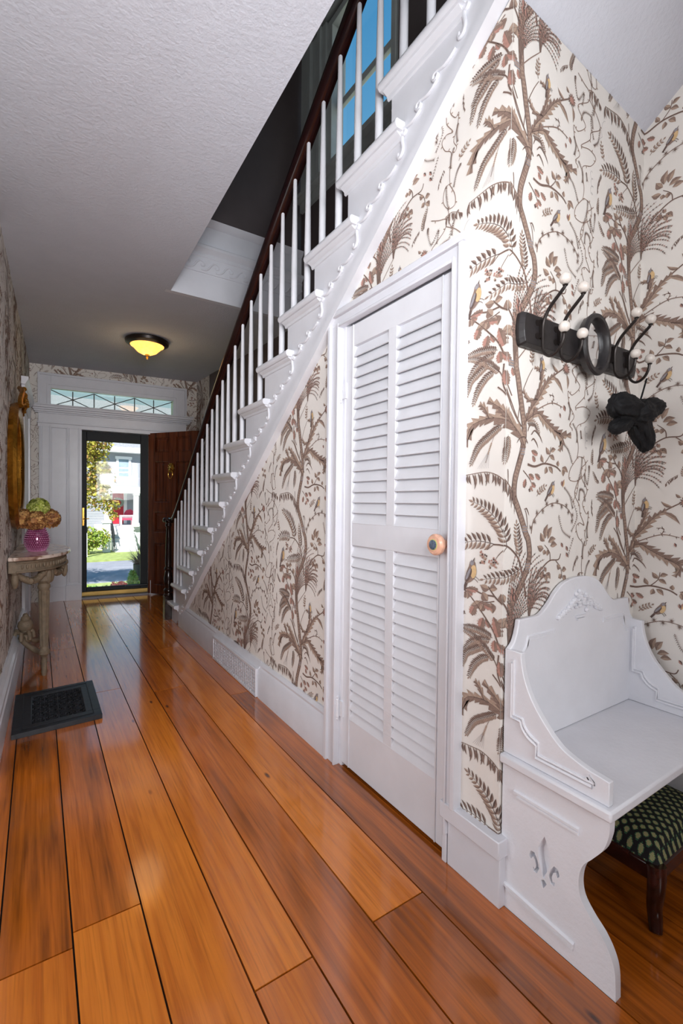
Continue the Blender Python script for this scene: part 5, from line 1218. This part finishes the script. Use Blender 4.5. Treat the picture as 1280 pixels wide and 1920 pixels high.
m = MB(); m.box(bx-.36, bx-.28, by-.32, by+.3, -.4, .26); m.box(bx+.30, bx+.38, by-.32, by+.3, -.4, .26); m.box(bx-.38, bx+.40, by-.36, by-.28, .18, .26); m.tube([(bx-.36, by-.35, -.38), (bx+.40, by-.35, -.38)], .03, 6)
obj('arm_frame', m, M['cushion'], ch, smooth=False)
obj('seat_cushion', MB().box(bx-.28, bx+.30, by-.28, by+.28, .06, .16), M['cushion'], ch, bevel=.03)
# foliage helpers
def foliage(blobs, count, size, seed, mats):
    q = random.Random(seed); m = MB(); tot = sum(b[3]**2 for b in blobs)
    for (x, y, z, r) in blobs:
        for i in range(int(count*r*r/tot)):
            d_ = Vector((q.gauss(0, 1), q.gauss(0, 1), q.gauss(0, 1))).normalized(); p = Vector((x, y, z))+d_*(r*q.uniform(.45, 1.05)); s = size*q.uniform(.6, 1.3)
            n_ = Vector((q.gauss(0, 1), q.gauss(0, 1), q.gauss(.6, 1))).normalized(); t = n_.orthogonal().normalized(); b = n_.cross(t); a = q.uniform(0, 6.28); e = t*math.cos(a)+b*math.sin(a); f = n_.cross(e)
            m.add([p-e*s, p+f*s*.55, p+e*s, p-f*s*.55], [(0, 1, 2, 3)], 0 if q.random() < .72 else 1)
    return m, mats
tr = thing('tree', 'leafy yellow-green street tree at the left of the doorway view', 'tree', (-.4, 17.2, GZ))
bl = [(.3, 17.2, 3.1, 1.0), (1.35, 17.0, 3.05, .7), (.1, 17.2, 2.3, 1.1), (1.2, 17.0, 2.25, .78), (1.72, 16.9, 1.95, .46), (1.55, 16.8, 1.35, .50), (.95, 17, 1.35, .52), (1.98, 16.7, .98, .30), (2.02, 16.6, .68, .17), (1.62, 16.8, 3.0, .42), (-1.6, 17.5, 2.6, 1.7)]
m, mm = foliage(bl, 15000, .062, 11, None); obj('crown', m, [M['leafy'], M['leafr']], tr, recalc=False, smooth=False)
obj('trunk', MB().tube([(-.6, 17.4, GZ-.1), (-.6, 17.4, .5), (-.4, 17.3, 2.5), (.2, 17.2, 4.2)], [.24, .2, .15, .06], 10), M['bark'], tr)
hd = thing('hedge', 'clipped yellow-green hedge left of the white steps', 'hedge', (2.4, 28.6, GZ))
m, mm = foliage([(1.5, 28.6, -.95, .62), (2.2, 28.5, -.9, .66), (2.85, 28.5, -.95, .55), (.8, 28.7, -1.0, .6), (2.0, 28.3, -1.35, .5)], 2600, .085, 12, None); obj('leaves', m, [M['hedge'], M['leafy']], hd, recalc=False, smooth=False)
sh_ = thing('shrub', 'tall green shrub right of the porch post', 'shrub', (5.75, 29.4, GZ))
m, mm = foliage([(5.62, 29.4, .1, .30), (5.65, 29.4, .75, .28), (5.7, 29.4, -.6, .40), (5.7, 29.4, -1.2, .45)], 1500, .09, 14, None); obj('leaves', m, [M['bush'], M['hedge']], sh_, recalc=False, smooth=False)
lp = thing('lamp_post', 'white garden lamp post with dark lantern in front of the hedge', 'lamp post', (2.06, 27.0, GZ))
obj('pole', MB().box(2.0, 2.12, 26.94, 27.06, GZ-.1, -.52), M['siding'], lp, smooth=False)
obj('lantern', MB().lathe([(.05, -.52), (.09, -.40), (.10, -.25), (.02, -.16)], (2.06, 27, 0), 8), M['iron2'], lp)
# things on our own stoop
pt = thing('planter', 'tall charcoal planter with spiky dusky grass beside the stoop', 'planter', (1.56, 8.45, -.6))
PX, PYY = 1.50, 8.45
obj('pot', MB().lathe([(.10, -1.75), (.12, -.35), (.15, -.10), (.155, .12), (.14, .12), (.12, .0)], (PX, PYY, 0), 20), M['pot'], pt)
m = MB(); q = random.Random(21)
for i in range(230):
    a = q.uniform(0, 6.28); L = q.uniform(.30, .66); out = q.uniform(.15, .95); p = Vector((PX+.07*math.cos(a), PYY+.07*math.sin(a), .06)); hd_ = Vector((math.cos(a), math.sin(a), 0)); sd_ = Vector((-math.sin(a), math.cos(a), 0))
    pts = [p+hd_*(L*out*t)+Vector((0, 0, L*(t*1.0-out*t*t*.85))) for t in [k/5 for k in range(6)]]
    for k in range(5):
        w0, w1 = .008*(1-k/5), .008*(1-(k+1)/5); m.add([pts[k]-sd_*w0, pts[k]+sd_*w0, pts[k+1]+sd_*w1, pts[k+1]-sd_*w1], [(0, 1, 2, 3)])
obj('grass_blades', m, M['blade'], pt, recalc=False)
bs = thing('bush', 'small bright green bush beside the charcoal planter', 'bush', (1.30, 8.25, -.5))
m, mm = foliage([(1.30, 8.15, -.15, .10), (1.29, 8.15, -.05, .075), (1.29, 8.15, .02, .04)], 900, .024, 15, None); m.tube([(1.30, 8.15, -1.8), (1.30, 8.15, -.2)], .02, 6); obj('leaves', m, [M['bush'], M['hedge']], bs, recalc=False, smooth=False)
fbed = thing('flower_bed', 'coral pink flowers and low greenery growing along the edge of the stoop', 'flowers', (1.0, 8.2, -.5))
m = MB(); q = random.Random(31)
for i in range(80):
    x, y, z = q.uniform(.98, 1.20), q.uniform(7.9, 8.2), -.15+q.uniform(-.03, .03)
    for k in range(5): a = k*1.257+q.random(); m.add([(x, y, z), (x+.02*math.cos(a-.4), y+.01*math.sin(a), z+.02*math.sin(a-.4)), (x+.027*math.cos(a), y-.006, z+.027*math.sin(a)), (x+.02*math.cos(a+.4), y+.01, z+.02*math.sin(a+.4))], [(0, 1, 2, 3)])
obj('blossoms', m, M['flower'], fbed, recalc=False, smooth=False)['kind'] = 'stuff'
m, mm = foliage([(.55+.11*i, 8.1, -.27, .12) for i in range(6)]+[(.62, 8.05, -.17, .07), (.72, 8.05, -.18, .06)], 2600, .022, 16, None); m.box(.45, 1.2, 7.9, 8.3, -1.8, -.33); obj('leaves', m, [M['bush'], M['hedge']], fbed, recalc=False, smooth=False)
